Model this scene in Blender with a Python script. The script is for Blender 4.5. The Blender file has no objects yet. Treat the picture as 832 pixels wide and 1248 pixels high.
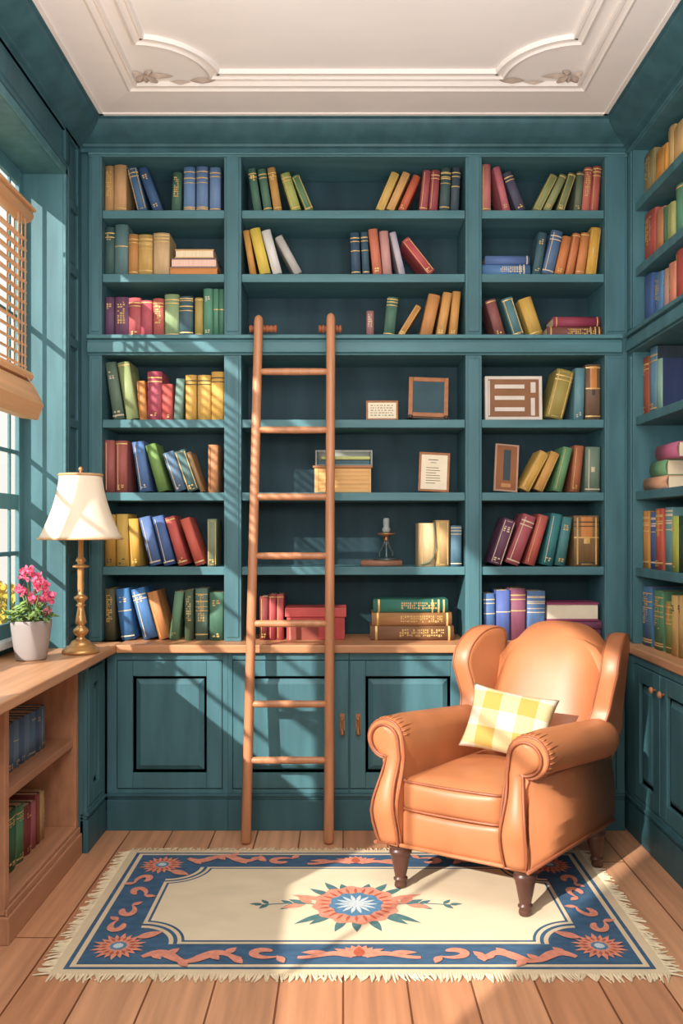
import bpy, bmesh, math, random
from mathutils import Vector, Matrix, Euler
random.seed(7)
C = bpy.context.scene.collection
PI = math.pi
H = 1.468                 # eye height
FPX, CX, CY = 1050.0, 418.0, 645.0   # focal length and principal point, in pixels of the 832x1248 frame

def X_at(px, Y): return (px - CX) * Y / FPX
def Z_at(py, Y): return H - (py - CY) * Y / FPX
def Y_at(px, X): return FPX * X / (px - CX)

# ---------------------------------------------------------------- mesh helper
class MB:
    def __init__(s): s.v = []; s.f = []; s.m = []; s.sm = []; s.M = Matrix.Identity(4)
    def vert(s, p): s.v.append(tuple(s.M @ Vector(p))); return len(s.v) - 1
    def face(s, ids, mi=0, smooth=False): s.f.append(tuple(ids)); s.m.append(mi); s.sm.append(smooth)
    def poly(s, pts, mi=0, smooth=False): s.face([s.vert(p) for p in pts], mi, smooth)
    def box(s, x0, x1, y0, y1, z0, z1, mi=0):
        if x0 > x1: x0, x1 = x1, x0
        if y0 > y1: y0, y1 = y1, y0
        if z0 > z1: z0, z1 = z1, z0
        a = [s.vert(p) for p in ((x0,y0,z0),(x1,y0,z0),(x1,y1,z0),(x0,y1,z0),(x0,y0,z1),(x1,y0,z1),(x1,y1,z1),(x0,y1,z1))]
        for q in ((0,3,2,1),(4,5,6,7),(0,1,5,4),(1,2,6,5),(2,3,7,6),(3,0,4,7)): s.face([a[i] for i in q], mi)
        return s
    def frustum(s, x0, x1, z0, z1, y0, y1, ins, mi=0):
        # raised panel: back rect at y0, front rect at y1 (towards the viewer), inset by ins
        a = [s.vert(p) for p in ((x0,y0,z0),(x1,y0,z0),(x1,y0,z1),(x0,y0,z1))]
        b = [s.vert(p) for p in ((x0+ins,y1,z0+ins),(x1-ins,y1,z0+ins),(x1-ins,y1,z1-ins),(x0+ins,y1,z1-ins))]
        s.face(b, mi)
        for i in range(4): s.face([a[i], a[(i+1)%4], b[(i+1)%4], b[i]], mi)
        s.face(a[::-1], mi)
        return s
    def lathe(s, prof, n=24, mi=0, cx=0, cy=0, closed=False):
        rings = []
        for r, z in prof:
            rings.append([s.vert((cx + r*math.cos(2*PI*i/n), cy + r*math.sin(2*PI*i/n), z)) for i in range(n)])
        for k in range(len(rings)-1):
            for i in range(n):
                s.face([rings[k][i], rings[k][(i+1)%n], rings[k+1][(i+1)%n], rings[k+1][i]], mi, True)
        if closed:
            for i in range(n): s.face([rings[-1][i], rings[-1][(i+1)%n], rings[0][(i+1)%n], rings[0][i]], mi, True)
        else:
            s.face(rings[0][::-1], mi); s.face(rings[-1], mi)
        return s
    def tube(s, pts, r, n=8, mi=0, closed=False):
        pts = [Vector(p) for p in pts]; N = len(pts)
        rr = r if isinstance(r, (list, tuple)) else [r]*N
        rings = []; prev = None
        for k in range(N):
            if closed: t = pts[(k+1)%N] - pts[k-1]
            else: t = pts[min(k+1,N-1)] - pts[max(k-1,0)]
            t.normalize()
            if prev is None:
                u = Vector((0,0,1)) if abs(t.z) < .9 else Vector((1,0,0))
                u = (u - t*u.dot(t)).normalized()
            else:
                u = prev - t*prev.dot(t)
                u = u.normalized() if u.length > 1e-6 else prev
            prev = u; w = t.cross(u)
            rings.append([s.vert(pts[k] + (u*math.cos(2*PI*i/n) + w*math.sin(2*PI*i/n))*rr[k]) for i in range(n)])
        for k in range(N if closed else N-1):
            a, b = rings[k], rings[(k+1)%N]
            for i in range(n): s.face([a[i], a[(i+1)%n], b[(i+1)%n], b[i]], mi, True)
        if not closed: s.face(rings[0][::-1], mi); s.face(rings[-1], mi)
        return s
    def extrude(s, prof, f, mi=0, smooth=False, caps=True):
        # prof: list of 2D points (closed polygon); f(p, k) -> 3D for end k in 0,1
        a = [s.vert(f(p, 0)) for p in prof]; b = [s.vert(f(p, 1)) for p in prof]; n = len(prof)
        for i in range(n): s.face([a[i], a[(i+1)%n], b[(i+1)%n], b[i]], mi, smooth)
        if caps: s.face(a[::-1], mi); s.face(b, mi)
        return s
    def build(s, name, mats, parent=None, bevel=0, seg=2, subd=0):
        me = bpy.data.meshes.new(name); me.from_pydata(s.v, [], s.f)
        if not isinstance(mats, (list, tuple)): mats = [mats]
        for m in mats: me.materials.append(m)
        me.polygons.foreach_set('material_index', s.m); me.polygons.foreach_set('use_smooth', s.sm)
        bm = bmesh.new(); bm.from_mesh(me); bmesh.ops.recalc_face_normals(bm, faces=bm.faces); bm.to_mesh(me); bm.free()
        me.update()
        o = bpy.data.objects.new(name, me); C.objects.link(o)
        if parent: o.parent = parent
        if bevel:
            b = o.modifiers.new('b', 'BEVEL'); b.width = bevel; b.segments = seg; b.limit_method = 'ANGLE'; b.angle_limit = math.radians(40)
        if subd:
            d = o.modifiers.new('s', 'SUBSURF'); d.levels = subd; d.render_levels = subd
        return o

def thing(name, label, cat, loc=(0,0,0), rotz=0, group=None):
    o = bpy.data.objects.new(name, None); C.objects.link(o); o.empty_display_size = .05
    o.location = loc; o.rotation_euler = (0,0,rotz); o['label'] = label; o['category'] = cat
    if group: o['group'] = group
    return o
def tag(o, label, cat, group=None):
    o['label'] = label; o['category'] = cat
    if group: o['group'] = group
    return o
def struct(o): o['kind'] = 'structure'; return o

# ---------------------------------------------------------------- materials
def lin(h):
    h = h.lstrip('#'); c = [int(h[i:i+2],16)/255 for i in (0,2,4)]
    return tuple(x/12.92 if x <= .04045 else ((x+.055)/1.055)**2.4 for x in c) + (1,)
def newmat(name):
    m = bpy.data.materials.new(name); m.use_nodes = True
    return m, m.node_tree, m.node_tree.nodes['Principled BSDF']
_cache = {}
def mat(name, col, rough=.55, var=.12, scale=(6,6,6), metallic=0, spec=.4, detail=3, bump=0, hue=0, coord='Object', coat=0):
    """painted surface: base colour broken up by stretched brush-stroke noise"""
    key = (name, col, rough, var, scale, metallic, spec, bump, coat)
    if key in _cache: return _cache[key]
    m, nt, b = newmat(name)
    c = lin(col)
    tc = nt.nodes.new('ShaderNodeTexCoord'); mp = nt.nodes.new('ShaderNodeMapping'); mp.inputs['Scale'].default_value = scale
    nz = nt.nodes.new('ShaderNodeTexNoise'); nz.inputs['Scale'].default_value = 1; nz.inputs['Detail'].default_value = detail
    nt.links.new(tc.outputs[coord], mp.inputs['Vector']); nt.links.new(mp.outputs[0], nz.inputs['Vector'])
    rp = nt.nodes.new('ShaderNodeValToRGB'); rp.color_ramp.elements[0].position = .3; rp.color_ramp.elements[1].position = .7
    rp.color_ramp.elements[0].color = tuple(x*(1-var) for x in c[:3]) + (1,)
    rp.color_ramp.elements[1].color = tuple(min(1, x*(1+var) + .02*var) for x in c[:3]) + (1,)
    nt.links.new(nz.outputs['Fac'], rp.inputs[0]); nt.links.new(rp.outputs[0], b.inputs['Base Color'])
    b.inputs['Roughness'].default_value = rough; b.inputs['Metallic'].default_value = metallic
    b.inputs['Specular IOR Level'].default_value = spec; b.inputs['Coat Weight'].default_value = coat
    if bump:
        bp = nt.nodes.new('ShaderNodeBump'); bp.inputs['Strength'].default_value = bump; bp.inputs['Distance'].default_value = .004
        nt.links.new(nz.outputs['Fac'], bp.inputs['Height']); nt.links.new(bp.outputs[0], b.inputs['Normal'])
    _cache[key] = m
    return m

TEAL   = mat('teal_paint', '#456f78', .5, .18, (14,14,2.2), spec=.35)
TEALH  = mat('teal_paint_shelf', '#4c7880', .5, .18, (2.2,14,14), spec=.35)
TEALIN = mat('teal_paint_back_shaded', '#26424b', .6, .22, (9,9,1.6), spec=.25)  # darker than the other teal: shade inside the shelves put into the colour
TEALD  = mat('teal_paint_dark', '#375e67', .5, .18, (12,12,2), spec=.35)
CEIL   = mat('ceiling_plaster', '#f6f1ed', .8, .03, (2,3,2), spec=.1)
CEILT  = mat('ceiling_moulding', '#f1eae4', .7, .03, (3,3,3), spec=.2)
CEILL  = mat('plaster_ornament', '#b9a89b', .8, .1, (20,20,20), spec=.1)
OAK    = mat('counter_wood', '#c8946c', .42, .15, (30,2.0,30), spec=.4)
OAKX   = mat('counter_wood_across', '#c08a62', .42, .15, (2.0,30,30), spec=.4)
WOODC  = mat('cabinet_wood', '#ba8564', .5, .16, (26,1.6,9), spec=.35)
WOODCD = mat('cabinet_wood_inner', '#8e6049', .6, .18, (8,1.6,26), spec=.25)
LADDER = mat('ladder_wood', '#bd825c', .4, .14, (40,40,2.5), spec=.5)
BLIND  = mat('blind_wood', '#dba878', .5, .12, (30,1.5,30), spec=.4)
DARKW  = mat('dark_leg_wood', '#54342a', .38, .2, (30,30,4), spec=.5)
LEATHER= mat('tan_leather', '#b8744b', .42, .13, (5,5,3), spec=.5, bump=.10)
LEATH2 = mat('tan_leather_piping', '#96573a', .42, .13, (9,9,9), spec=.5)
BRASS  = mat('brass', '#d3a066', .32, .15, (12,12,12), metallic=.6, spec=.5)
BRONZE = mat('bronze', '#b3825a', .38, .2, (30,30,30), metallic=.6)
SHADE  = mat('lamp_fabric', '#f3e3cb', .75, .04, (20,20,2), spec=.1)
SHADET = mat('lamp_trim', '#caa176', .6, .08, (20,20,20), spec=.2)
POT    = mat('pot_ceramic', '#a39a97', .5, .08, (10,10,3), spec=.4)
SOIL   = mat('soil', '#4a3a2d', .9, .3, (60,60,60), spec=.1)
LEAF   = mat('leaf_green', '#7c9a55', .55, .35, (40,40,40), spec=.3)
STEM   = mat('stem_green', '#6f8a4a', .6, .2, (20,20,20))
PINK   = mat('pink_petal', '#ef6f92', .6, .22, (90,90,90), spec=.2)
PINKD  = mat('pink_petal_faded', '#c9808a', .6, .2, (90,90,90), spec=.2)
YELLOWF= mat('yellow_petal', '#efc64e', .6, .25, (30,30,30), spec=.2)
GOLD   = mat('gold_stamping_highlight', '#d9b470', .42, .12, (60,60,60), metallic=.25)
DKSTAMP= mat('dark_stamping', '#4a4038', .6, .1, (60,60,60))
PALE   = mat('pale_stamping_highlight', '#d6c3a4', .6, .1, (60,60,60))
PAGES  = mat('page_paper', '#ecd9b8', .85, .12, (4,4,260), spec=.1)
PAGEV  = mat('page_paper_upright', '#e3cda6', .85, .14, (260,4,4), spec=.1)
PINKPG = mat('page_paper_pink', '#eec7b4', .85, .1, (4,4,200), spec=.1)
PAPER  = mat('cream_paper', '#f0e2c8', .8, .05, (10,10,10), spec=.1)
INK    = mat('ink', '#7a6a5c', .8, .1, (30,30,30))
SLATE  = mat('slate_board', '#35505a', .6, .15, (10,10,10), spec=.3)
SILLW  = mat('sill_white', '#dbe3e4', .5, .05, (5,5,5))
WINTEAL= mat('window_paint', '#4d7a82', .5, .1, (10,10,3))
OUTW   = mat('garden_wall', '#efe7d6', .9, .06, (3,3,3))
OUTG   = mat('hedge_leaf', '#a8b27a', .8, .3, (14,14,14))

def glass_mat():
    m, nt, b = newmat('window_glass')
    out = nt.nodes['Material Output']; nt.nodes.remove(b)
    t = nt.nodes.new('ShaderNodeBsdfTransparent'); g = nt.nodes.new('ShaderNodeBsdfGlossy'); g.inputs['Roughness'].default_value = .02
    mx = nt.nodes.new('ShaderNodeMixShader'); mx.inputs[0].default_value = .05
    nt.links.new(t.outputs[0], mx.inputs[1]); nt.links.new(g.outputs[0], mx.inputs[2]); nt.links.new(mx.outputs[0], out.inputs[0])
    return m
GLASS = glass_mat()

def floor_mat():
    m, nt, b = newmat('plank_floor')
    tc = nt.nodes.new('ShaderNodeTexCoord'); sx = nt.nodes.new('ShaderNodeSeparateXYZ'); cx = nt.nodes.new('ShaderNodeCombineXYZ')
    L = nt.links.new
    L(tc.outputs['Object'], sx.inputs[0]); L(sx.outputs['Y'], cx.inputs['X']); L(sx.outputs['X'], cx.inputs['Y'])
    br = nt.nodes.new('ShaderNodeTexBrick'); L(cx.outputs[0], br.inputs['Vector'])
    br.inputs['Scale'].default_value = 1; br.inputs['Brick Width'].default_value = 1.9; br.inputs['Row Height'].default_value = .207
    br.inputs['Mortar Size'].default_value = .0035; br.inputs['Mortar Smooth'].default_value = .1; br.inputs['Bias'].default_value = 0
    br.offset = .37
    br.inputs['Color1'].default_value = lin('#c68c68'); br.inputs['Color2'].default_value = lin('#dba680'); br.inputs['Mortar'].default_value = lin('#7d4b30')
    mp = nt.nodes.new('ShaderNodeMapping'); mp.inputs['Scale'].default_value = (26, 1.3, 10); L(tc.outputs['Object'], mp.inputs[0])
    nz = nt.nodes.new('ShaderNodeTexNoise'); nz.inputs['Scale'].default_value = 1; nz.inputs['Detail'].default_value = 4; L(mp.outputs[0], nz.inputs[0])
    rp = nt.nodes.new('ShaderNodeValToRGB'); rp.color_ramp.elements[0].position = .3; rp.color_ramp.elements[1].position = .72
    rp.color_ramp.elements[0].color = (.74,.72,.7,1); rp.color_ramp.elements[1].color = (1.12,1.1,1.08,1); L(nz.outputs['Fac'], rp.inputs[0])
    mx = nt.nodes.new('ShaderNodeMix'); mx.data_type = 'RGBA'; mx.blend_type = 'MULTIPLY'; mx.inputs[0].default_value = 1
    L(br.outputs['Color'], mx.inputs[6]); L(rp.outputs[0], mx.inputs[7]); L(mx.outputs[2], b.inputs['Base Color'])
    b.inputs['Roughness'].default_value = .42; b.inputs['Specular IOR Level'].default_value = .35
    bp = nt.nodes.new('ShaderNodeBump'); bp.invert = True; bp.inputs['Strength'].default_value = .4; bp.inputs['Distance'].default_value = .004
    L(br.outputs['Fac'], bp.inputs['Height']); L(bp.outputs[0], b.inputs['Normal'])
    return m
FLOOR = floor_mat()

def gingham_mat():
    m, nt, b = newmat('gingham_cloth')
    L = nt.links.new
    tc = nt.nodes.new('ShaderNodeTexCoord'); sx = nt.nodes.new('ShaderNodeSeparateXYZ'); L(tc.outputs['Object'], sx.inputs[0])
    def stripe(sock, off):
        a = nt.nodes.new('ShaderNodeMath'); a.operation = 'MULTIPLY_ADD'; a.inputs[1].default_value = 6.6; a.inputs[2].default_value = off; L(sock, a.inputs[0])
        f = nt.nodes.new('ShaderNodeMath'); f.operation = 'FRACT'; L(a.outputs[0], f.inputs[0])
        g = nt.nodes.new('ShaderNodeMath'); g.operation = 'GREATER_THAN'; g.inputs[1].default_value = .5; L(f.outputs[0], g.inputs[0])
        return g.outputs[0]
    s = nt.nodes.new('ShaderNodeMath'); s.operation = 'ADD'; L(stripe(sx.outputs['X'], 20.25), s.inputs[0]); L(stripe(sx.outputs['Z'], 20.30), s.inputs[1])
    h = nt.nodes.new('ShaderNodeMath'); h.operation = 'MULTIPLY'; h.inputs[1].default_value = .5; L(s.outputs[0], h.inputs[0])
    rp = nt.nodes.new('ShaderNodeValToRGB'); L(h.outputs[0], rp.inputs[0]); rp.color_ramp.interpolation = 'CONSTANT'
    rp.color_ramp.elements[0].position = 0; rp.color_ramp.elements[0].color = lin('#d9cdb6')
    rp.color_ramp.elements[1].position = .3; rp.color_ramp.elements[1].color = lin('#cdbb8c')
    e = rp.color_ramp.elements.new(.8); e.color = lin('#c29d55')
    wv = nt.nodes.new('ShaderNodeTexNoise'); wv.inputs['Scale'].default_value = 60
    mx = nt.nodes.new('ShaderNodeMix'); mx.data_type = 'RGBA'; mx.blend_type = 'MULTIPLY'; mx.inputs[0].default_value = .18
    L(rp.outputs[0], mx.inputs[6]); L(wv.outputs['Color'], mx.inputs[7]); L(mx.outputs[2], b.inputs['Base Color'])
    b.inputs['Roughness'].default_value = .85; b.inputs['Specular IOR Level'].default_value = .1
    return m
GINGHAM = gingham_mat()

# ---------------------------------------------------------------- room dimensions
YF, YB = 4.30, 4.20          # face of the upper bookcase, face of the base cabinets
XL, XR = -1.32, 1.42         # left wall pier plane, face of the side-wall bookcase
XREC = -1.50                 # plane of the window recess
YJ = 4.06                    # far jamb of the window recess
CZ = 3.468                   # ceiling
CT = .908                    # counter top
SH = [3.065, 2.746, 2.434, 2.017, 1.652, 1.280]   # shelf tops (third is the ledge of the middle cornice)
OPEN_TOP, MID_BOT = 3.327, 2.340
YN = -.6                     # the room goes on behind the camera
# ================================================================ SHELL
struct(MB().box(-1.75, 1.95, YN, 4.75, -.05, 0).build('floor', FLOOR))
struct(MB().box(-1.75, 1.95, YN, 4.75, CZ, CZ+.06).build('ceiling', CEIL))
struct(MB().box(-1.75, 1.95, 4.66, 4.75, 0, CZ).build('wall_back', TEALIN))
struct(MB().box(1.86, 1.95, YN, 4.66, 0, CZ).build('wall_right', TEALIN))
# left wall with two window openings in a deep recess (the second, unseen beside the camera, is added to let the sun in)
XO = -1.545
W1, W2, SILLZ, HEADZ = (2.35, YJ), (.10, 2.10), .975, 3.142
w = MB()
w.box(XO, XL, YJ, 4.66, 0, CZ)                         # pier next to the bookcase
w.box(XO, XL, W2[1], W1[0], 0, CZ)                     # pier between the windows
w.box(XO, XL, YN, W2[0], 0, CZ)
for a, b in (W1, W2):
    w.box(XO, XL, a, b, HEADZ, CZ)                     # lintel
    w.box(XO, XREC-.03, a, b, 0, SILLZ)                # breast wall under the window
struct(w.build('wall_left', TEAL))
# casing round the recess edge
t = MB()
t.box(XL, XL+.014, YJ, YJ+.028, CT, HEADZ+.03)
t.box(XL, XL+.014, W1[0]-.03, YJ+.028, HEADZ, HEADZ+.035)
struct(t.build('trim_1', TEALH, bevel=.003))
# panelled pier: stiles, rails and recessed panels
t = MB(); y0, y1 = YJ+.036, YF-.03
zz = [Z_at(p, 4.18) for p in (170, 252, 330, 418, 516, 690)] + [CT+.06]
t.box(XL, XL+.016, y0, y0+.028, CT, 3.38); t.box(XL, XL+.016, y1-.03, y1, CT, 3.38)
for z in zz: t.box(XL, XL+.016, y0+.028, y1-.03, z-.022, z+.022)
for a, b in zip(zz, zz[1:]):
    t.M = Matrix(((0,-1,0,XL+.001),(1,0,0,0),(0,0,1,0),(0,0,0,1)))
    t.frustum(y0+.034, y1-.036, b+.028, a-.028, 0, -.008, .014); t.M = Matrix.Identity(4)
struct(t.build('trim_2', TEALD, bevel=.003))
# panelled frieze above the window
t = MB(); za, zb = HEADZ+.05, 3.375
t.box(XL, XL+.016, YN, YF, zb-.03, zb); t.box(XL, XL+.016, YN, YJ+.03, za-.012, za+.012)
for y in (YJ+.02, 2.9, 1.6): t.box(XL, XL+.016, y-.03, y+.03, za, zb)
for a, b in ((2.94, YJ-.02), (1.64, 2.86)):
    t.M = Matrix(((0,-1,0,XL+.001),(1,0,0,0),(0,0,1,0),(0,0,0,1)))
    t.frustum(a, b, za+.02, zb-.04, 0, -.008, .014); t.M = Matrix.Identity(4)
struct(t.build('trim_3', TEALD, bevel=.003))
# crown moulding on three sides
prof = [(.0,3.345),(.014,3.345),(.014,3.362),(.03,3.366),(.034,3.376),(.05,3.382),(.075,3.392),(.105,3.41),(.128,3.432),(.137,3.444),(.137,3.452),(.150,3.455),(.150,CZ)]
def crown(A, B, name):
    m = MB(); a = [m.vert(A(o, z)) for o, z in prof]; b = [m.vert(B(o, z)) for o, z in prof]
    for i in range(len(prof)-1): m.face([a[i], a[i+1], b[i+1], b[i]], 0, 6 <= i <= 9)
    return struct(m.build(name, TEALD))
crown(lambda o,z:(XL+o, YF-o, z), lambda o,z:(XR-o, YF-o, z), 'trim_4')
crown(lambda o,z:(XL+o, YN, z), lambda o,z:(XL+o, YF-o, z), 'trim_5')
crown(lambda o,z:(XR-o, YN, z), lambda o,z:(XR-o, YF-o, z), 'trim_6')
# ceiling: flat border, outer moulding and an inner moulding with scooped corners
def sweep_loop(path, prof, name, m):
    mb = MB(); n = len(path); P = [Vector(p) for p in path]; rings = []
    for i in range(n):
        d0 = (P[i]-P[i-1]).normalized(); d1 = (P[(i+1)%n]-P[i]).normalized()
        n0 = Vector((-d0.y, d0.x)); n1 = Vector((-d1.y, d1.x)); mid = n0 + n1
        k = mid / max(.35, mid.dot(n0)) if mid.length > 1e-5 else n0
        rings.append([mb.vert((P[i].x + k.x*o, P[i].y + k.y*o, z)) for o, z in prof])
    for i in range(n):
        a, b = rings[i], rings[(i+1)%n]
        for j in range(len(prof)-1): mb.face([a[j], a[j+1], b[j+1], b[j]], 0, False)
    return struct(mb.build(name, m))
ox0, ox1, oy0, oy1 = -.975, 1.10, .3, 3.905
mp_ = [(0,CZ),(0,CZ-.016),(.012,CZ-.022),(.02,CZ-.014),(.034,CZ-.010),(.040,CZ-.018),(.052,CZ-.018),(.056,CZ)]
sweep_loop([(ox0,oy0),(ox1,oy0),(ox1,oy1),(ox0,oy1)], mp_, 'trim_7', CEILT)
# sloping plaster border between crown and moulding
b = MB(); q0 = [(XL+.150,YN),(XR-.150,YN),(XR-.150,YF-.150),(XL+.150,YF-.150)]; q1 = [(ox0+.004,oy0),(ox1-.004,oy0),(ox1-.004,oy1),(ox0+.004,oy1)]
for i in (1,2,3):
    j = (i+1)%4
    b.poly([q0[i]+(CZ-.001,), q0[j]+(CZ-.001,), q1[j]+(CZ-.014,), q1[i]+(CZ-.014,)])
struct(b.build('trim_8', CEIL))
b = MB(); e = .018
b.box(XL+.148, XR-.148, YF-.150-e, YF-.148, CZ-.008, CZ); b.box(XL+.148, XL+.150+e, YN, YF-.148, CZ-.008, CZ); b.box(XR-.150-e, XR-.148, YN, YF-.148, CZ-.008, CZ)
struct(b.build('trim_9', CEILT))
ix0, ix1, iy0, iy1, R = -.86, .985, .42, 3.80, .27
path = []
def arc(cx, cy, a0, a1, n=14):
    for i in range(n+1):
        a = math.radians(a0 + (a1-a0)*i/n); path.append((cx + R*math.cos(a), cy + R*math.sin(a)))
arc(ix1, iy0, 180, 90); arc(ix1, iy1, 270, 180); arc(ix0, iy1, 0, -90); arc(ix0, iy0, 90, 0)
# path runs counter-clockwise
sweep_loop(path, mp_, 'trim_10', CEILT)
# plaster sprays in the two far corners
for sx, cx in ((1, ox0+.10), (-1, ox1-.10)):
    m = MB(); z = CZ - .004
    def leaf(px, py, ang, ln, wd):
        pts = []
        for k in range(9):
            u = k/8; pts.append((u*ln, wd*math.sin(PI*u)**.8))
        loop = pts + [(x, -y) for x, y in pts[-2:0:-1]]
        ca, sa = math.cos(ang), math.sin(ang)
        top = [m.vert((px + sx*(x*ca - y*sa), py + x*sa + y*ca, z)) for x, y in loop]
        mid = m.vert((px + sx*(ln*.5*ca), py + ln*.5*sa, z-.014))
        for i in range(len(top)): m.face([top[i], top[(i+1)%len(top)], mid])
    y = oy1 - .10
    for ang, ln, wd in ((.1,.13,.02),(1.0,.09,.018),(2.2,.09,.02),(-.7,.06,.016),(3.6,.06,.014),(1.6,.07,.014)): leaf(cx, y-.02, ang, ln, wd)
    leaf(cx + sx*.19, y+.03, -.05, .12, .024); leaf(cx + sx*.1, y+.035, .05, .10, .008)
    o = struct(m.build('ceiling_ornament', CEILL)); o.parent = bpy.data.objects['ceiling']

# ---------------------------------------------------------------- windows
def window(idx, ya, yb, rails, verts):
    xg = XREC - .018
    f = MB(); fw = .05
    x0, x1 = xg-.010, xg+.012
    z0, z1 = SILLZ, HEADZ
    for a, b in ((ya, ya+fw), (yb-fw, yb)): f.box(x0, x1, a, b, z0, z1)
    f.box(x0, x1, ya+fw, yb-fw, z0, z0+.07); f.box(x0, x1, ya+fw, yb-fw, z1-.07, z1)
    root = struct(f.build('window_%d' % idx, WINTEAL, bevel=.004))
    s = MB()
    for z, h in rails: s.box(x0+.003, x1-.003, ya+fw, yb-fw, z-h, z+h)
    for y, h in verts: s.box(x0+.005, x1-.005, y-h, y+h, z0+.07, z1-.07)
    s.build('muntin', WINTEAL, root, bevel=.003)
    g = MB().box(xg-.002, xg+.002, ya+fw, yb-fw, z0+.07, z1-.07).build('pane', GLASS, root)
    MB().box(XREC-.03, XREC+.035, ya, yb, z0-.03, z0+.004).build('window_sill', SILLW, root, bevel=.004)
    return root
zs = lambda p: Z_at(p, 3.78)
rl = [(zs(546),.009),(zs(610),.035),(zs(676),.010),(2.45,.012)]
window(1, W1[0], W1[1], rl, [(Y_at(11, XREC-.018),.008),(3.32,.03)])
window(2, W2[0], W2[1], [(2.35,.012)], [(1.10,.014)])  # unseen window, added and sized to bring sun onto chair and rug

# outside: pale garden wall and a yellow flowering bush
ob = thing('flowering_bush', 'yellow flowering bush outside the window behind the flower pot', 'bush', (-1.90, 4.85, 0))
m = MB(); rnd = random.Random(3)
for i in range(420):
    a, r = rnd.uniform(0, 2*PI), rnd.uniform(0,.17); z = rnd.uniform(.6, 1.12)
    p = Vector((r*math.cos(a)*.8, r*math.sin(a)*2.2, z)); d = Euler((rnd.uniform(0,6),rnd.uniform(0,6),rnd.uniform(0,6))).to_matrix()
    m.poly([p + d @ Vector(q) for q in ((-.03,0,0),(0,-.014,.004),(.03,0,0),(0,.014,.004))])
m.build('foliage', OUTG, ob)
m = MB()
for i in range(520):
    a, r = rnd.uniform(0, 2*PI), rnd.uniform(.02,.19); z = rnd.uniform(.92, 1.16) 
    p = Vector((r*math.cos(a)*.8, r*math.sin(a)*2.2, z)); d = Euler((rnd.uniform(0,6),rnd.uniform(0,6),rnd.uniform(0,6))).to_matrix()
    m.poly([p + d @ Vector((.016*math.cos(k*PI/3), .016*math.sin(k*PI/3), 0)) for k in range(6)])
m.build('blossom', YELLOWF, ob)
m = MB()
for k in range(5): m.tube([(0,0,0),(.03*math.cos(k*2),.1*math.sin(k*2),.5),(.06*math.cos(k*2),.22*math.sin(k*2),.95)], .010, 6)
m.build('stem', STEM, ob)
struct(MB().box(-6, -1.76, -3, 9, -.12, -.0).build('ground', OUTG))

# ================================================================ BUILT-IN BOOKCASES
DEP = 4.62
def bookcase_back():
    r = thing('bookcase', 'teal built-in bookcase of three bays covering the whole back wall above the counter', 'bookcase', (0, YF, CT))
    inv = Matrix.Translation((0, -YF, -CT))
    def mk(name, fn, m=TEAL, bevel=.003, parent=r):
        b = MB(); b.M = inv; fn(b); return b.build(name, m, parent, bevel=bevel)
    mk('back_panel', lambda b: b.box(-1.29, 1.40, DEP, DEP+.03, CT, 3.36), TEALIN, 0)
    st = [(-1.269,-1.204),(-.594,-.508),(.610,.692),(1.306,1.4185)]
    for k, (a, c) in enumerate(st):
        def f(b):
            b.box(a, c, YF, DEP, CT, OPEN_TOP)
            b.box(a+.012, c-.012, YF-.006, YF, CT+.02, MID_BOT-.02); b.box(a+.012, c-.012, YF-.006, YF, SH[2]+.02, OPEN_TOP)
        mk('stile', f)
    mk('corner_filler', lambda b: b.box(XL+.001, -1.27, YF+.03, YF+.06, CT, 3.36), TEALD)
    for a, c in ((-1.204,-.594),(-.508,.610),(.692,1.306)):
        for k, z in enumerate(SH):
            if k == 2: continue
            mk('shelf', lambda b: b.box(a+.0005, c-.0005, YF+.012, DEP-.001, z-.041, z), TEALH)
    def cor(b):
        x0, x1 = -1.272, 1.3865
        b.box(x0, x1, YF-.032, DEP-.001, SH[2]-.020, SH[2])
        b.box(x0, x1, YF-.012, DEP-.001, SH[2]-.034, SH[2]-.020)
        b.box(x0, x1, YF-.024, DEP-.001, MID_BOT+.006, SH[2]-.034)
        b.box(x0, x1, YF-.010, DEP-.001, MID_BOT-.004, MID_BOT+.006)
    mk('cornice', cor, TEALH, .004)
    mk('top_rail', lambda b: (b.box(-1.269, 1.4185, YF-.004, DEP, OPEN_TOP, 3.36), b.box(-1.269, 1.405, YF-.014, YF, OPEN_TOP+.006, OPEN_TOP+.018)), TEALH)
    return r
bookcase_back()

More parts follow.
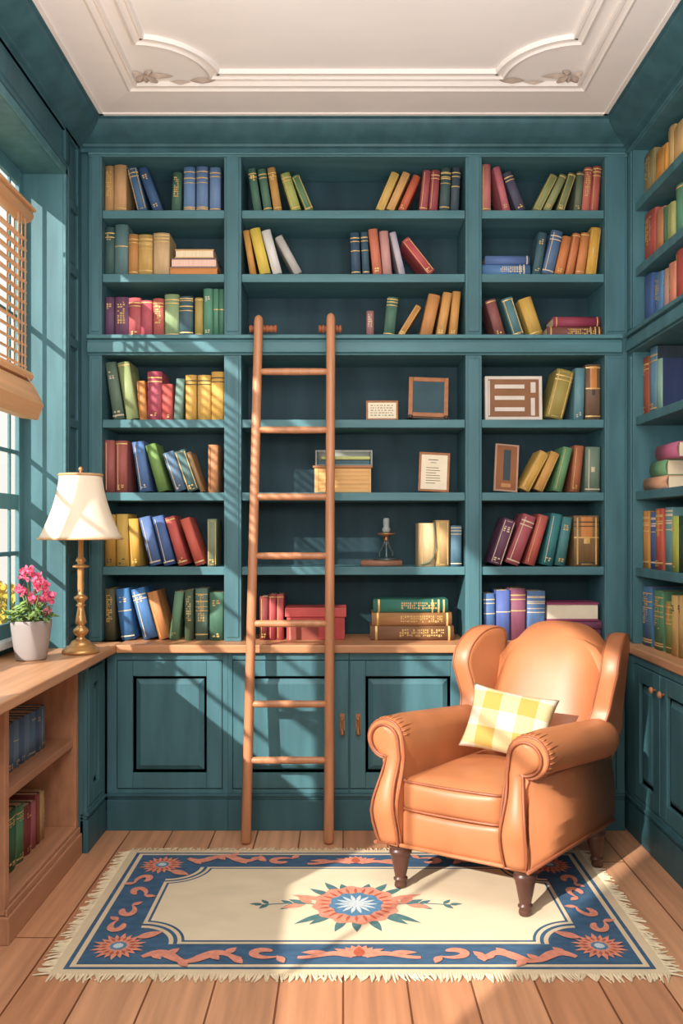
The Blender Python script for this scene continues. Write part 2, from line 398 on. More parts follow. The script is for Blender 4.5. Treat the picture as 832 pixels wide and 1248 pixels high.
def bookcase_side():
    r = thing('bookcase', 'teal built-in bookcase along the side wall beyond the armchair', 'bookcase', (XR, 3.6, CT))
    inv = Matrix.Translation((-XR, -3.6, -CT))
    def mk(name, fn, m=TEAL, bevel=.003):
        b = MB(); b.M = inv; fn(b); return b.build(name, m, r, bevel=bevel)
    X1 = 1.78
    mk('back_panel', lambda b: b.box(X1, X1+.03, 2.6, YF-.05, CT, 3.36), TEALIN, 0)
    for a, c in ((4.22, YF+.10), (2.62, 2.72)):
        mk('stile', lambda b: (b.box(XR, X1, a, c, CT, OPEN_TOP), b.box(XR-.008, XR, a+.012, min(c,YF-.008)-.012, CT+.02, MID_BOT-.02), b.box(XR-.008, XR, a+.012, min(c,YF-.008)-.012, SH[2]+.02, OPEN_TOP)))
    for k, z in enumerate(SH):
        if k == 2: continue
        mk('shelf', lambda b: b.box(XR+.012, X1-.001, 2.721, 4.2195, z-.041, z), TEAL)
    mk('cornice', lambda b: (b.box(XR-.032, X1-.001, 2.62, YF-.035, SH[2]-.020, SH[2]), b.box(XR-.012, X1-.001, 2.62, YF-.035, SH[2]-.034, SH[2]-.020),
        b.box(XR-.024, X1-.001, 2.62, YF-.035, MID_BOT+.006, SH[2]-.034), b.box(XR-.010, X1-.001, 2.62, YF-.035, MID_BOT-.004, MID_BOT+.006)), TEAL, .004)
    mk('top_rail', lambda b: (b.box(XR-.004, X1, 2.62, YF-.018, OPEN_TOP, 3.36), b.box(XR-.014, XR, 2.62, YF-.018, OPEN_TOP+.006, OPEN_TOP+.018)), TEAL)
bookcase_side()

# ---------------------------------------------------------------- base cabinets
def frame_of(origin, U, N):
    """matrix whose local x runs along U, y into the cabinet (against N), z up"""
    U = Vector(U); N = Vector(N); M = Matrix.Identity(4)
    for i in range(3): M[i][0] = U[i]; M[i][1] = -N[i]; M[i][2] = (0,0,1)[i]; M[i][3] = origin[i]
    return M
def door(parent, M, x0, x1, z0, z1, m=TEAL, st=.075, knob=None):
    f = MB(); f.M = M
    f.box(x0, x0+st, -.014, .004, z0, z1); f.box(x1-st, x1, -.014, .004, z0, z1)
    f.box(x0+st, x1-st, -.014, .004, z0, z0+st); f.box(x0+st, x1-st, -.014, .004, z1-st, z1)
    d = f.build('door', m, parent, bevel=.003)
    p = MB(); p.M = M
    p.box(x0+st-.002, x1-st+.002, .004, .010, z0+st-.002, z1-st+.002)
    g = .014
    p.frustum(x0+st+g, x1-st-g, z0+st+g, z1-st-g, .004, -.011, .024)
    p.build('panel', m, d)
    if knob:
        kx, kz, kind = knob
        k = MB(); k.M = M
        if kind == 'knob':
            k.M = M @ Matrix.Translation((kx, -.014, kz)) @ Matrix.Rotation(PI/2, 4, 'X')
            k.lathe([(.006,0),(.006,.012),(.014,.016),(.016,.022),(.012,.028),(.004,.031)], 16)
            k.build('knob', LADDER, d)
        else:
            k.M = M @ Matrix.Translation((kx, -.014, kz))
            k.box(-.011,.011,-.003,0,-.042,.042); k.tube([(0,-.003,.016),(0,-.016,.016)], .007, 8)
            k.lathe([(.003,-.062),(.011,-.056),(.013,-.046),(.006,-.036),(.005,.010),(.010,.016),(.006,.026)], 10, cx=0, cy=-.0165)
            k.build('handle', BRONZE, d)
    return d
def plinth(b, x0, x1, dy=.0, ex=0):
    b.box(x0, x1, dy-.018, .02, 0, .150); b.box(x0, x1, dy-.012, .02, .150, .166); b.box(x0, x1, dy-.022, .02, .166, .180)
def base_cab(name_label, M, x0, x1, depth, doors, group=None):
    loc = M @ Vector(((x0+x1)/2, 0, 0))
    r = thing('base_cabinet', name_label, 'cabinet', loc, 0, group)
    L = Matrix.Translation(-loc) @ M
    b = MB(); b.M = L
    b.box(x0, x1, .004, depth, .0, CT-.0405); b.build('carcass', TEAL, r, bevel=.002)
    # face-frame strips proud of the door grooves
    b = MB(); b.M = L
    xs = [x0] + [v for d in doors for v in (d[0], d[1])] + [x1]
    for i in range(0, len(xs), 2):
        if xs[i+1]-xs[i] > .012: b.box(xs[i]+(.003 if i else 0), xs[i+1]-(.003 if i+2 < len(xs) else 0), -.012, .004, .18, CT-.041)
    for d in doors:
        b.box(d[0]-.003, d[1]+.003, -.012, .004, d[3]+.005, CT-.041); b.box(d[0]-.003, d[1]+.003, -.012, .004, .18, d[2]-.005)
    b.build('face_frame', TEAL, r, bevel=.002)
    b = MB(); b.M = L; plinth(b, x0, x1); b.build('plinth', TEALD, r, bevel=.003)
    for d in doors: door(r, L, d[0], d[1], d[2], d[3], knob=d[4] if len(d) > 4 else None)
    return r
MBK = frame_of((0, YB+.012, 0), (1,0,0), (0,-1,0))
DZ0, DZ1 = .205, .826
base_cab('teal base cabinet with one raised panel door under the window-side bay', MBK, -1.150, -.562, .40, [(-1.10,-.590,DZ0,DZ1)])
base_cab('teal base cabinet with a pair of doors and bronze pulls behind the ladder', MBK, -.562, .622, .40, [(-.536,.026,DZ0,DZ1,(-.004,.528,'pull')),(.034,.598,DZ0,DZ1,(.073,.528,'pull'))])
base_cab('teal base cabinet behind the armchair under the bookcase bay in the corner', MBK, .622, 1.372, .40, [(.650,1.00,DZ0,DZ1),(1.008,1.33,DZ0,DZ1)])
MRT = frame_of((1.402, 0, 0), (0,-1,0), (-1,0,0))
base_cab('dark teal side-wall cabinet with two wooden knobs beside the armchair', MRT, -4.60, -2.62, .40, [(-4.115,-3.782,DZ0,DZ1,(-3.83,.752,'knob')),(-3.774,-3.40,DZ0,DZ1,(-3.725,.752,'knob')),(-3.36,-2.70,DZ0,DZ1)])
MLT = frame_of((-1.172, 0, 0), (0,1,0), (1,0,0))
base_cab('narrow teal cabinet end with a tall raised panel below the brass lamp', MLT, 3.90, 4.20, .30, [(3.93,4.165,DZ0,DZ1)])

# countertops
o = MB().box(-1.0995, 1.3795, YB-.032, 4.615, CT-.04, CT).build('countertop', OAKX, bevel=.006); tag(o, 'long light wooden countertop running below the back bookcase', 'countertop')
o = MB().extrude([(XREC-.028,2.36),(-1.10,2.36),(-1.10,4.29),(XL+.002,4.29),(XL+.002,YJ-.002),(XREC-.028,YJ-.002)], lambda p,k:(p[0],p[1],CT-.04+.04*k)).build('countertop', OAK, bevel=.006)
tag(o, 'light wooden countertop under the window carrying lamp and flower pot', 'countertop')
o = MB().box(1.38, 1.775, 2.62, 4.30, CT-.04, CT).build('countertop', OAK, bevel=.006); tag(o, 'wooden countertop of the side-wall cabinet beyond the armchair', 'countertop')

# open wooden bookcase under the window
r = thing('low_bookcase', 'open brown wooden low bookcase with one shelf under the window counter', 'bookcase', (-1.33, 3.46, 0))
inv = Matrix.Translation((1.33, -3.46, 0))
def mk(name, fn, m=WOODC, bevel=.003):
    b = MB(); b.M = inv; fn(b); return b.build(name, m, r, bevel=bevel)
BX0, BX1, BY0, BY1 = XREC+.01, -1.195, 3.045, 3.89
mk('side_panel', lambda b: b.box(BX0, BX1, BY0, BY0+.04, .10, CT-.041))
mk('side_panel', lambda b: b.box(BX0, BX1, BY1-.036, BY1, .10, CT-.041))
mk('shelf', lambda b: b.box(BX0+.012, BX1-.012, BY0+.041, BY1-.037, .495, .528))
mk('bottom_board', lambda b: b.box(BX0+.012, BX1, BY0+.041, BY1-.037, .10, .138), WOODC)
mk('back_panel', lambda b: b.box(BX0, BX0+.011, BY0+.041, BY1-.037, .10, CT-.041), WOODCD, 0)
mk('plinth', lambda b: (b.box(BX0, BX1+.018, BY0-.012, BY1, 0, .098), b.box(BX1+.001, BX1+.010, BY0-.006, BY1, .098, .125)), WOODC, .004)
# ================================================================ BOOKS
def soften(col, k=.19, lift=.03):
    r, g, b = (int(col[i:i+2],16)/255 for i in (1,3,5)); l = .3*r + .59*g + .11*b
    return '#' + ''.join('%02x' % int(255*min(1, (c + (l-c)*k)*(1-lift) + lift)) for c in (r, g, b))
def book_mats(col):
    col = soften(col)
    return mat('book_cloth', col, .55, .13, (45,45,5), spec=.3)
def make_book(name, w, h, d, col, style='', pages=PAGEV, parent=None, board=None, thick=None):
    """spine faces -y, thickness along x, origin at the middle of the spine's foot"""
    rnd = random.Random(int(w*1e5) ^ int(h*1e5))
    b = min(.20*w, .010); t = thick or min(.0035, w*.16); n = 8
    out = [(-w/2, d), (-w/2, b)] + [(-w/2 + w*i/n, b*(2*i/n-1)**2) for i in range(1, n)] + [(w/2, b), (w/2, d)]
    inn = [(-w/2+t, d), (-w/2+t, b+t)] + [((-w/2+t) + (w-2*t)*i/n, t*1.2 + b*(2*i/n-1)**2) for i in range(1, n)] + [(w/2-t, b+t), (w/2-t, d)]
    m = MB(); N = len(out)
    ob = [m.vert((x,y,0)) for x,y in out]; ot = [m.vert((x,y,h)) for x,y in out]
    ib = [m.vert((x,y,0)) for x,y in inn]; it = [m.vert((x,y,h)) for x,y in inn]
    for i in range(N-1):
        m.face([ob[i],ob[i+1],ot[i+1],ot[i]], 5 if board and i in (0, N-2) else 0, 1 <= i <= N-3); m.face([ib[i+1],ib[i],it[i],it[i+1]], 0)
        m.face([ot[i],ot[i+1],it[i+1],it[i]], 0); m.face([ob[i+1],ob[i],ib[i],ib[i+1]], 0)
    for i in (0, N-1): m.face([ob[i],ot[i],it[i],ib[i]], 0)
    def band(z0, z1, mi, f=1.0):
        e = .0007; ks = [k for k in range(1, N-1)]
        pts = [(out[k][0]*f, out[k][1]*1.0 - e) for k in ks]
        a = [m.vert((x,y,z0)) for x,y in pts]; c = [m.vert((x,y,z1)) for x,y in pts]
        for i in range(len(pts)-1): m.face([a[i],a[i+1],c[i+1],c[i]], mi, True)
    def mark(x0, x1, z0, z1, mi):
        y = -.0008 + b*(max(abs(x0),abs(x1))*2/w)**2*.6
        m.poly([(x0,y-.0006,z0),(x1,y-.0006,z0),(x1,y-.0006,z1),(x0,y-.0006,z1)], mi)
    def title(z0, z1, mi, cols=2):
        z = z1; cw = w*.56/cols
        while z > z0 + .006:
            hh = rnd.uniform(.004,.009)
            for c in range(cols):
                if rnd.random() < .8: mark(-w*.28 + c*cw, -w*.28 + c*cw + cw*rnd.uniform(.4,.85), z-hh, z, mi)
            z -= hh + .004
    g = 1
    for s in style:
        if s == 'b': band(.86*h,.885*h,g); band(.78*h,.80*h,g)                # two bands near the head
        elif s == 'B': band(.88*h,.90*h,g); band(.74*h,.765*h,g); band(.64*h,.655*h,g); band(.10*h,.125*h,g)
        elif s == 'f': band(.06*h,.085*h,g)                                   # foot band
        elif s == 'h': band(.93*h,.955*h,g)
        elif s == 'm': band(.56*h,.58*h,g)
        elif s == 't': title(.70*h,.84*h,g)
        elif s == 'T': title(.35*h,.88*h,g,3)
        elif s == 'o': title(.05*h,.15*h,g)                                   # small device at the foot
        elif s == 'd': g = 2                                                  # following marks in dark
        elif s == 'p': g = 3                                                  # following marks in pale
        elif s == 'v': mark(-w*.31, -w*.25, .05*h, .95*h, g)                  # upright line; gold and pale ones are edge highlights put into the colour
        elif s == 'V': band(.04*h,.05*h,g,.84); band(.95*h,.96*h,g,.84); mark(-w*.40,-w*.34,.04*h,.96*h,g); mark(w*.34,w*.40,.04*h,.96*h,g)
        elif s == 'W': band(.55*h,.97*h,4,.86)                                # coloured panel at the head
        elif s == 'L': band(.45*h,.56*h,g,.7)                                 # label
    o = m.build(name, [book_mats(col), GOLD, DKSTAMP, PALE, ORPANEL] + ([book_mats(board)] if board else []), parent)
    p = MB(); p.box(-w/2+t*1.05, w/2-t*1.05, b+t*1.6, d-.005, .004, h-.004)
    p.build('pages', pages, o)
    return o
ORPANEL = mat('orange_panel', '#c98345', .55, .12, (40,40,6))

BAY = {'L': ('window-side bay', -1.204, -.594), 'C': ('ladder bay', -.508, .610), 'R': ('armchair bay', .692, 1.306)}
LEVEL = ['top shelf', 'second shelf', 'third shelf', 'fourth shelf', 'fifth shelf', 'sixth shelf', 'counter level']
YS = YF + .034            # plane of the spines
SC = YS / FPX
allbooks = []             # (object, look, state, place)
def corners(x, a, w, h):
    """outline of a leaning book on its shelf; x is the middle of the foot"""
    ca, sa = math.cos(a), math.sin(a); z0 = w/2*abs(sa)
    f = lambda u, v: (x + u*ca + v*sa, z0 - u*sa + v*ca)
    return [f(-w/2,0), f(w/2,0), f(w/2,h), f(-w/2,h)]
def sep(P, Q, gap=.0012):
    for A in (P, Q):
        for i in range(4):
            ex, ez = A[(i+1)%4][0]-A[i][0], A[(i+1)%4][1]-A[i][1]; l = math.hypot(ex, ez); nx, nz = ez/l, -ex/l
            p = [x*nx+z*nz for x, z in P]; q = [x*nx+z*nz for x, z in Q]
            if min(q) - max(p) > gap or min(p) - max(q) > gap: return True
    return False
def row(bay, lev, base, data, solid=()):
    place, xa, xb = BAY[bay]; zs_ = CT if lev == 6 else SH[lev]
    for shrink in (1, .97, .94, .91, .88, .85):
        P = []; ok = True
        for (fb, ft, top, w, col, look, sty) in data:
            W = w*SC*shrink*.985; hh = (base-top)*SC; dx = (ft-fb)*SC
            a = math.atan2(dx, hh); h = math.hypot(dx, hh) - W*abs(math.sin(a))*.5
            x = X_at(fb, YS)
            if not P: x = max(x, xa + .002 - min(c[0] for c in corners(0, a, W, h)))
            for q in range(400):
                cc = corners(x, a, W, h)
                if all(sep(k[4], cc) for k in P[-3:]): break
                x += .001
            P.append((x, a, W, h, cc))
        over = max(c[0] for p in P for c in p[4]) - (xb - .002)
        if over <= 0: break
        # slide the tail back if there is room for it
        fixed = True
        lim = xb - .002
        Q = list(P)
        for i in range(len(Q)-1, -1, -1):
            x, a, W, h, cc = Q[i]
            for q in range(400):
                cc = corners(x, a, W, h)
                if max(c[0] for c in cc) <= lim and all(sep(k[4], cc) for k in Q[i+1:i+4]): break
                x -= .001
            Q[i] = (x, a, W, h, cc)
        if min(c[0] for c in Q[0][4]) >= xa + .001: P = Q; break
    for (x, a, W, h, cc), (fb, ft, top, w, col, look, sty) in zip(P, data):
        d = min(.20, .12 + h*.3); rr = random.Random(int(fb*31)+lev)
        o = make_book('book', W, h, d, col, sty)
        o.location = (x, YS + rr.uniform(-.006,.010), zs_ + W/2*abs(math.sin(a)) + .0006); o.rotation_euler = (0, a, 0)
        st = 'leaning' if abs(a) > .12 else 'upright'
        allbooks.append((o, look, st, LEVEL[lev] + ', ' + place, 'books in the ' + place))
def flat(x0, x1, y0, y1, zb, col, look, place, sty='', yy=YS, pages=None, depth=.17, grp=None, spine=True, rz=0):
    """book lying flat, from pixel extents; zb is what it lies on. Returns its top"""
    s = yy / FPX; w = (y1-y0)*s; L = (x1-x0)*s
    o = make_book('book', w, L, depth, col, sty, pages or PAGES, thick=None if spine else w*.11)
    if spine: o.location = (X_at(x0, yy), yy, zb + w/2 + .0006); o.rotation_euler = (0, PI/2, rz)
    else:
        o.location = (X_at(x1, yy), yy + depth, zb + w/2 + .0006); o.rotation_euler = (0, PI/2, PI)
    allbooks.append((o, look, 'flat', place, grp or 'books lying flat'))
    return zb + w + .0008

# (foot px, head px, top px, thickness px, colour, look, stamping and painted highlights)
row('L',0,254,[(130,130,197,11.5,'#c08a4c','tan','T'),(143.5,143.5,197,15.5,'#d09a5e','thick pale tan','f'),
 (172.4,159,200,12.5,'#3b6590','blue and gold','Vb'),(192,172,200.5,12,'#2f5488','dark blue','to'),
 (214,215.5,205.5,11.5,'#3f6a55','short green','T'),(230,230,198.5,14.2,'#5a84b5','light blue gold-banded','Bf'),
 (245.7,245.7,198,14.4,'#5f7fb0','mid blue gold-banded','Bf'),(261.5,261.5,199,13.5,'#6488ba','pale blue gold-banded','bf')])
row('L',1,333,[(130,130,273.5,12,'#3a5f5c','dark green gold-lined','bt'),(144.5,145,271,16.5,'#557f80','slate green','m'),
 (161,161,283,12,'#c8843c','orange tan','bf'),(176.5,176.5,283.5,17.4,'#cfa04a','ochre yellow','bB'),(196,196,281,20,'#d2ab74','thick cream tan','bh')])
row('L',2,408.6,[(130,130,359,11.5,'#6a4466','dark purple','t'),(145.7,145.7,359,17.8,'#7b4a6a','thick purple','T'),
 (163,163,360.5,15,'#c25156','crimson','bo'),(177.5,177.5,364,13.7,'#c9505f','short pinkish red','h'),(193,192.7,361.5,13,'#cc5a4e','rust red','bT'),
 (208.8,208.8,356,17.8,'#8aa870','light green gold-lined','bf'),(226.5,226.5,358.7,17,'#3d5f6a','dark teal gold-banded','Bh'),
 (242,242,360.5,10,'#b59a45','mustard','hf'),(253.5,253.5,349.5,11.8,'#4f9272','tall bright green','pto'),(262.6,262.6,350,6.6,'#4a8a6a','thin green','m'),(269.2,269.2,350.3,6.4,'#3f7d60','thin dark green','m')])
row('L',3,510,[(143,132.5,439,13.8,'#5d7763','dark grey-green','ptfo'),(161.3,149.3,439.3,14.5,'#8fa062','sage green','gh'),(173.3,170,462,10,'#cf8038','orange',''),
 (185.4,185.4,450.4,17.8,'#b8455a','wide crimson','bo'),(202.5,202.5,466,13,'#d2514a','short bright red','o'),(213,216.8,459,10.5,'#6c9285','grey-green',''),
 (232.4,232.4,455,13.5,'#dba542','yellow dark-banded','db'),(248.3,248.3,455,16.4,'#e0a944','wide yellow dark-banded','db'),(265,265,451,15.8,'#dea23c','tall yellow dark-banded','db')])
row('L',4,599.3,[(131.7,131.7,535.5,13.2,'#a8524a','dark rust','gv'),(146.6,146.6,536,14.4,'#b5564c','rust red','hvo'),(176,167,537,14.3,'#4f78b8','bright blue','pvo'),
 (198.3,182,540.3,13,'#6e9a45','bright green',''),(219.8,203,550,14,'#587a9c','steel blue','pvo'),(235,217,548,14.6,'#4a7070','dark green gold-edged','Vo'),(245.5,228.2,550,4.6,'#a57b4c','thin brown',''),
 (259.5,259.5,541,12.2,'#c9814c','orange brown','dv')])
row('L',5,690.4,[(132.5,132.5,627,13.5,'#c8902f','dark ochre','dto'),(148.2,147.8,626.5,14.6,'#dcae45','tall yellow','do'),(164.6,161.8,632,12,'#cf982e','golden ochre','vo'),
 (189,174.5,630,13.8,'#4f72b0','royal blue','pvf'),(205.8,190.4,629,13.8,'#4467a8','deep blue','pvf'),(223,205.2,630,12,'#d4534c','bright red','hfo'),(244,224,632,12,'#de5a48','vermilion red','f'),
 (258.3,258,632.5,11.4,'#77876a','olive grey','Vo')])
row('L',6,781,[(132,132,718,13,'#5c5a3c','dark olive','T'),(156,148.3,718,16.6,'#3577bd','bright blue','ptmf'),(182.4,165.6,718,17,'#3a73b5','blue pale-lined','ptbv'),(199.4,183.6,722,12.6,'#cc7c3e','orange','v'),
 (209.6,216.6,722,11.2,'#5b8d68','mid green','o'),(230,230,719.5,10.4,'#4a6246','dark green gold-lettered','T'),(245,245,718,15.4,'#567a6c','grey-green gold-banded','BmT'),(263.8,263.8,722.5,17.6,'#3f7459','wide dark green','to')])
row('C',0,253.6,[(314,306.2,201,9.8,'#3f6e5a','dark green gold-lined','bt'),(326.5,318.2,201,10.2,'#47735c','mid green','bf'),(338.6,330,200,10,'#c08a3a','gold brown','btf'),
 (361,346.4,206.5,12,'#a5ab4e','yellow-green gold-lined','bfv'),(377.4,358.8,209,10.2,'#547f50','leaf green','Vf'),
 (462.4,482.6,206,10.4,'#d6a848','golden yellow','V'),(475,496.2,206,9.6,'#d99a52','pale orange','V'),(489.4,509,209,9.6,'#d65a38','orange red','o'),
 (515.6,520.4,203.5,10,'#b04a4e','red','vf'),(527.4,531,203,10.8,'#a53f47','dark red','bv'),(541.6,544,199,12.4,'#3c5654','dark slate green gold-banded','Bb'),(554,556.6,198,10.4,'#3a4d58','dark blue-grey','bm')])
row('C',1,333.4,[(306.6,297.5,278.5,8,'#d08c35','orange gold',''),(322.4,309,276.5,13.4,'#e2bf3a','bright yellow',''),(337.6,322.8,279,11.4,'#dad7d2','white','o'),(363.5,337.7,286,9.8,'#b9b4ae','pale grey',''),
 (434,432,281,11.4,'#33506a','navy gold-banded','bmf'),(446.2,443.6,280.5,8.8,'#33566a','slim navy gold-banded','bmf'),(460.2,454,277,11.4,'#d96e4e','salmon orange','o'),(472.4,467.4,278.5,11.4,'#cf8c86','dusty pink',''),
 (490.4,478.2,280.5,7.8,'#b9b0c6','pale lavender','v'),(526,491.8,290,10.4,'#c7474c','red','Vo')])
row('C',2,408.4,[(451,451,376,9.2,'#a56a68','small pinkish brown','pT'),(473.6,478.8,359.6,13.6,'#44705a','green gold-banded','bhf'),(487.8,511.4,370,7.6,'#c98236','thin orange brown','Vo'),(518.6,530,356.5,14.8,'#d2853f','wide orange','o'),
 (536.6,546,353.5,11.2,'#dc9645','light orange','o'),(552,557,352,10.2,'#d58f3e','slim light orange','o')])
row('R',0,253.8,[(592.2,592.2,195,12.6,'#cf6f66','tall salmon pink','vf'),(617.8,604.7,199,9,'#c9606a','slim pink red','o'),(635.8,617.4,205,11.8,'#4b4a60','dark plum grey','bo'),
 (654,676.6,209,10.3,'#8b9150','olive green','V'),(667,688.6,209,9.4,'#8a8f56','dull olive','ho'),(686,701.8,206.5,9.8,'#6f7a4a','dark olive','Vho'),(705.4,709.8,205,8.8,'#5f6c50','grey olive','ho'),
 (716,720.2,199.5,10.2,'#cc604f','salmon red','hT'),(726,730.6,197.6,10.2,'#c05344','brick red','hbv')])
row('R',1,332,[(653.8,662,280,10.8,'#39606c','dark teal','to'),(667,680,278,14.2,'#4d6f9a','slate blue','pbfv'),(682.8,693.6,284.7,11.6,'#dd7838','bright orange','o'),(695.6,705.4,280.6,9.8,'#d8733c','narrow orange','hv'),
 (707.4,715.2,280,11,'#dc803c','mid orange','hf'),(720.6,727.6,273.4,12.8,'#e4a22e','tall yellow orange','LV')])
row('R',2,408.4,[(610,596.6,363,12.8,'#94504a','maroon brown','ho'),(632.8,617.2,360,14.2,'#4d7f86','teal gold-edged','hfV'),(654,638.2,361,16.2,'#d7a43c','fat golden yellow','f')])
row('R',3,509.3,[(676,691.4,448,21.5,'#a8923e','wide olive gold','bV'),(706,707.9,445.6,12.6,'#5e94a0','light teal','po'),(722.4,722.4,441,18.4,'#7a5a42','brown and orange banded','WhmfdL')])
row('R',4,598.8,[(639.4,665.6,550,12.4,'#d6a03a','golden yellow','Vv'),(656.2,678.2,550,11.8,'#d9953e','orange gold','V'),(679,692.6,544,11.4,'#5f9a62','fresh green','v'),(700.8,706.6,541.5,11.8,'#b8623c','rust orange','vo'),(722.6,723.4,543,18.2,'#6f8872','wide grey-green','pLvf')])
row('R',5,690,[(603.9,623,633,15.4,'#6d3f5c','plum','pVto'),(623.8,647,628,16.4,'#b9505a','crimson pale-lined','pvbf'),(645.5,663.6,627.7,12.6,'#cf574c','red','v'),(667.2,680.2,626,13.8,'#2f8288','deep teal','pvo'),
 (682,691.6,630,12,'#3f8284','greyish teal','to'),(715,715,628,31,'#8a6238','very thick brown and tan banded','VWmLdbf')])
row('R',6,781,[(597.5,596,724,14,'#3f66a0','blue pale-banded','pbm'),(613.6,613,720,17.2,'#4a62ae','indigo blue','pm'),(631.6,631,718,19.4,'#85415c','plum with orange bands','mb'),(653.5,653.5,721,22,'#4d72a8','steel blue banded','pbBm')])
# lying flat
P1 = 'second shelf, window-side bay'
z = flat(206,265.4,325,334,SH[1],'#c98a4e','tan with orange page edges',P1,spine=False,pages=ORPANEL)
z = flat(208,264,313.5,325,z,'#6a5560','dark cover with pink page edges',P1,spine=False,pages=PINKPG)
z = flat(213,260.5,303,313.5,z,'#d9a860','cream yellow with pale page edges',P1,spine=False)
P1 = 'second shelf, armchair bay'
z = flat(587.5,646,318.5,332,SH[1],'#4a7cb8','bright blue gold-lettered',P1,'pbT')
z = flat(591,645.3,307.2,317.6,z,'#4f6fae','slim violet blue',P1,'ph')
P1 = 'third shelf, armchair bay'
z = flat(666.5,734,395.2,408.4,SH[2],'#7a3f33','brown gold-lettered',P1,'bhTf')
z = flat(674,731.2,383.2,395,z,'#a02f4a','crimson with gold end bands',P1,'hf')
P1 = 'counter level, armchair bay'
z = flat(664,732,770,783,CT,'#9a4870','thick plum',P1,yy=YF+.04)
z = flat(661,733,758,768,z,'#a3527a','slim plum',P1,yy=YF+.04)
z = flat(666,729.5,733.5,756,z,'#9c3560','crimson with white page edges',P1,spine=False,yy=YF+.04,pages=PAPER)
P1 = 'counter level, ladder bay'
yy = YF + .03
z = flat(451,553,767.5,785,CT,'#8a5a38','brown gold-lettered',P1,'hTf',yy=yy)
z = flat(453,550.5,751.5,767.5,z,'#b3763f','golden brown',P1,'hTf',yy=yy)
z = flat(455,546,735,751,z,'#2f7a68','dark green gold-lettered',P1,'hbTf',yy=yy)

# ---- side-wall bookcase (spines face the room)
XS = 1.458
def side_row(lev, data):
    z0 = CT if lev == 6 else SH[lev]; prev = None
    for (pa, pb, top, col, look, sty, *bd) in data:
        ya, yb = Y_at(pa, XS), Y_at(pb, XS)
        if prev is not None: ya = min(ya, prev - .001)
        ya = min(ya, 4.215)
        w = ya - yb; h = H - (top-CY)*((ya+yb)/2)/FPX - z0
        o = make_book('book', w*.985, h, min(.22,.13+h*.3), col, sty, board=bd[0] if bd else None); y = (ya+yb)/2
        o.location = (XS + random.uniform(-.004,.006), y, z0 + .0006); o.rotation_euler = (0,0,-PI/2)
        allbooks.append((o, look, 'upright', LEVEL[lev] + ', side-wall bookcase', 'books in the side-wall bookcase')); prev = yb
side_row(0,[(782.6,795,187,'#8a7a48','olive brown','T'),(797,811,182,'#d8892e','orange','V'),(812,819,155,'#d2a45c','slim cream tan','v'),(819.3,836,150,'#dba961','wide cream tan','')])
side_row(1,[(782.6,796,259,'#b4483c','brick red','T'),(797,807.5,256,'#d07c4c','salmon orange',''),(808,811,253,'#3f6a4a','very thin dark green',''),(811.3,815.2,250,'#80924e','thin olive',''),(815.5,820,247,'#a5a85a','yellow-green','T'),(821,829,226,'#4d8a66','tall mid green','hf'),(830,840,221,'#63996a','tall light green','')])
side_row(2,[(783.5,793.5,336,'#3c5a98','deep blue','fo'),(796,804.6,333,'#4a7aac','mid blue','T'),(805.2,812.6,328.5,'#c08e80','pinkish grey','t'),(813,821.3,321,'#dc7a5c','salmon','T'),(822,832,305,'#bb4238','dark red','v')])
side_row(3,[(776.8,787.5,436,'#a34c34','rust brown','tbo'),(788,797,424,'#5f8fae','tall blue-grey','bfo','#2b3844'),(797.6,804.2,438,'#86b39c','mint and navy','','#26355f')])
side_row(5,[(779.8,788.3,623,'#c98734','orange tan','WbB'),(788.7,796.8,624,'#46629e','blue pale-banded','pBb'),(797.2,806,620,'#c8503c','red orange-headed','WbBo'),(806.7,815.6,618.5,'#5a9094','teal pale-banded','pbBh'),(816.4,824.4,629,'#a9b23e','yellow-green','to','#24452c'),(824.9,840,640,'#2d4a2f','very dark green','')])
side_row(6,[(779,792.5,715,'#3f6f9a','blue gold-banded','BtTf'),(794.5,806,720,'#4a8058','green gold-banded','BtTfm'),(807,815.6,733,'#7c8c3c','olive gold-banded','BWm'),(816.2,823.6,726,'#c79a52','tan','dt'),(824,829.2,726,'#b98b48','thin tan','dt'),(830,842,744,'#d08432','orange',''),])
# the navy board of the mint and navy volume faces the camera (open gap beside it)
def side_flat(x0, x1, y0, y1, zb, col, look):
    ya, yb = Y_at(x0, XS-.01), Y_at(x1, XS-.01); ym = (ya+yb)/2; w = (y1-y0)*ym/FPX
    o = make_book('book', w, ya-yb, .23, col, '', PAGES)
    o.location = (XS-.01, ya, zb + w/2 + .0006); o.rotation_euler = (Matrix.Rotation(-PI/2,3,'Z') @ Matrix.Rotation(PI/2,3,'Y')).to_euler()
    allbooks.append((o, look, 'flat', LEVEL[4] + ', side-wall bookcase', 'books lying flat')); return zb + w + .0008
z = side_flat(783,811,581.5,597,SH[4],'#d9966c','peach')
z = side_flat(791,810,562.5,581,z,'#5f9a66','green with cream pages')
z = side_flat(798,824,543.5,562,z,'#b9567a','raspberry pink')

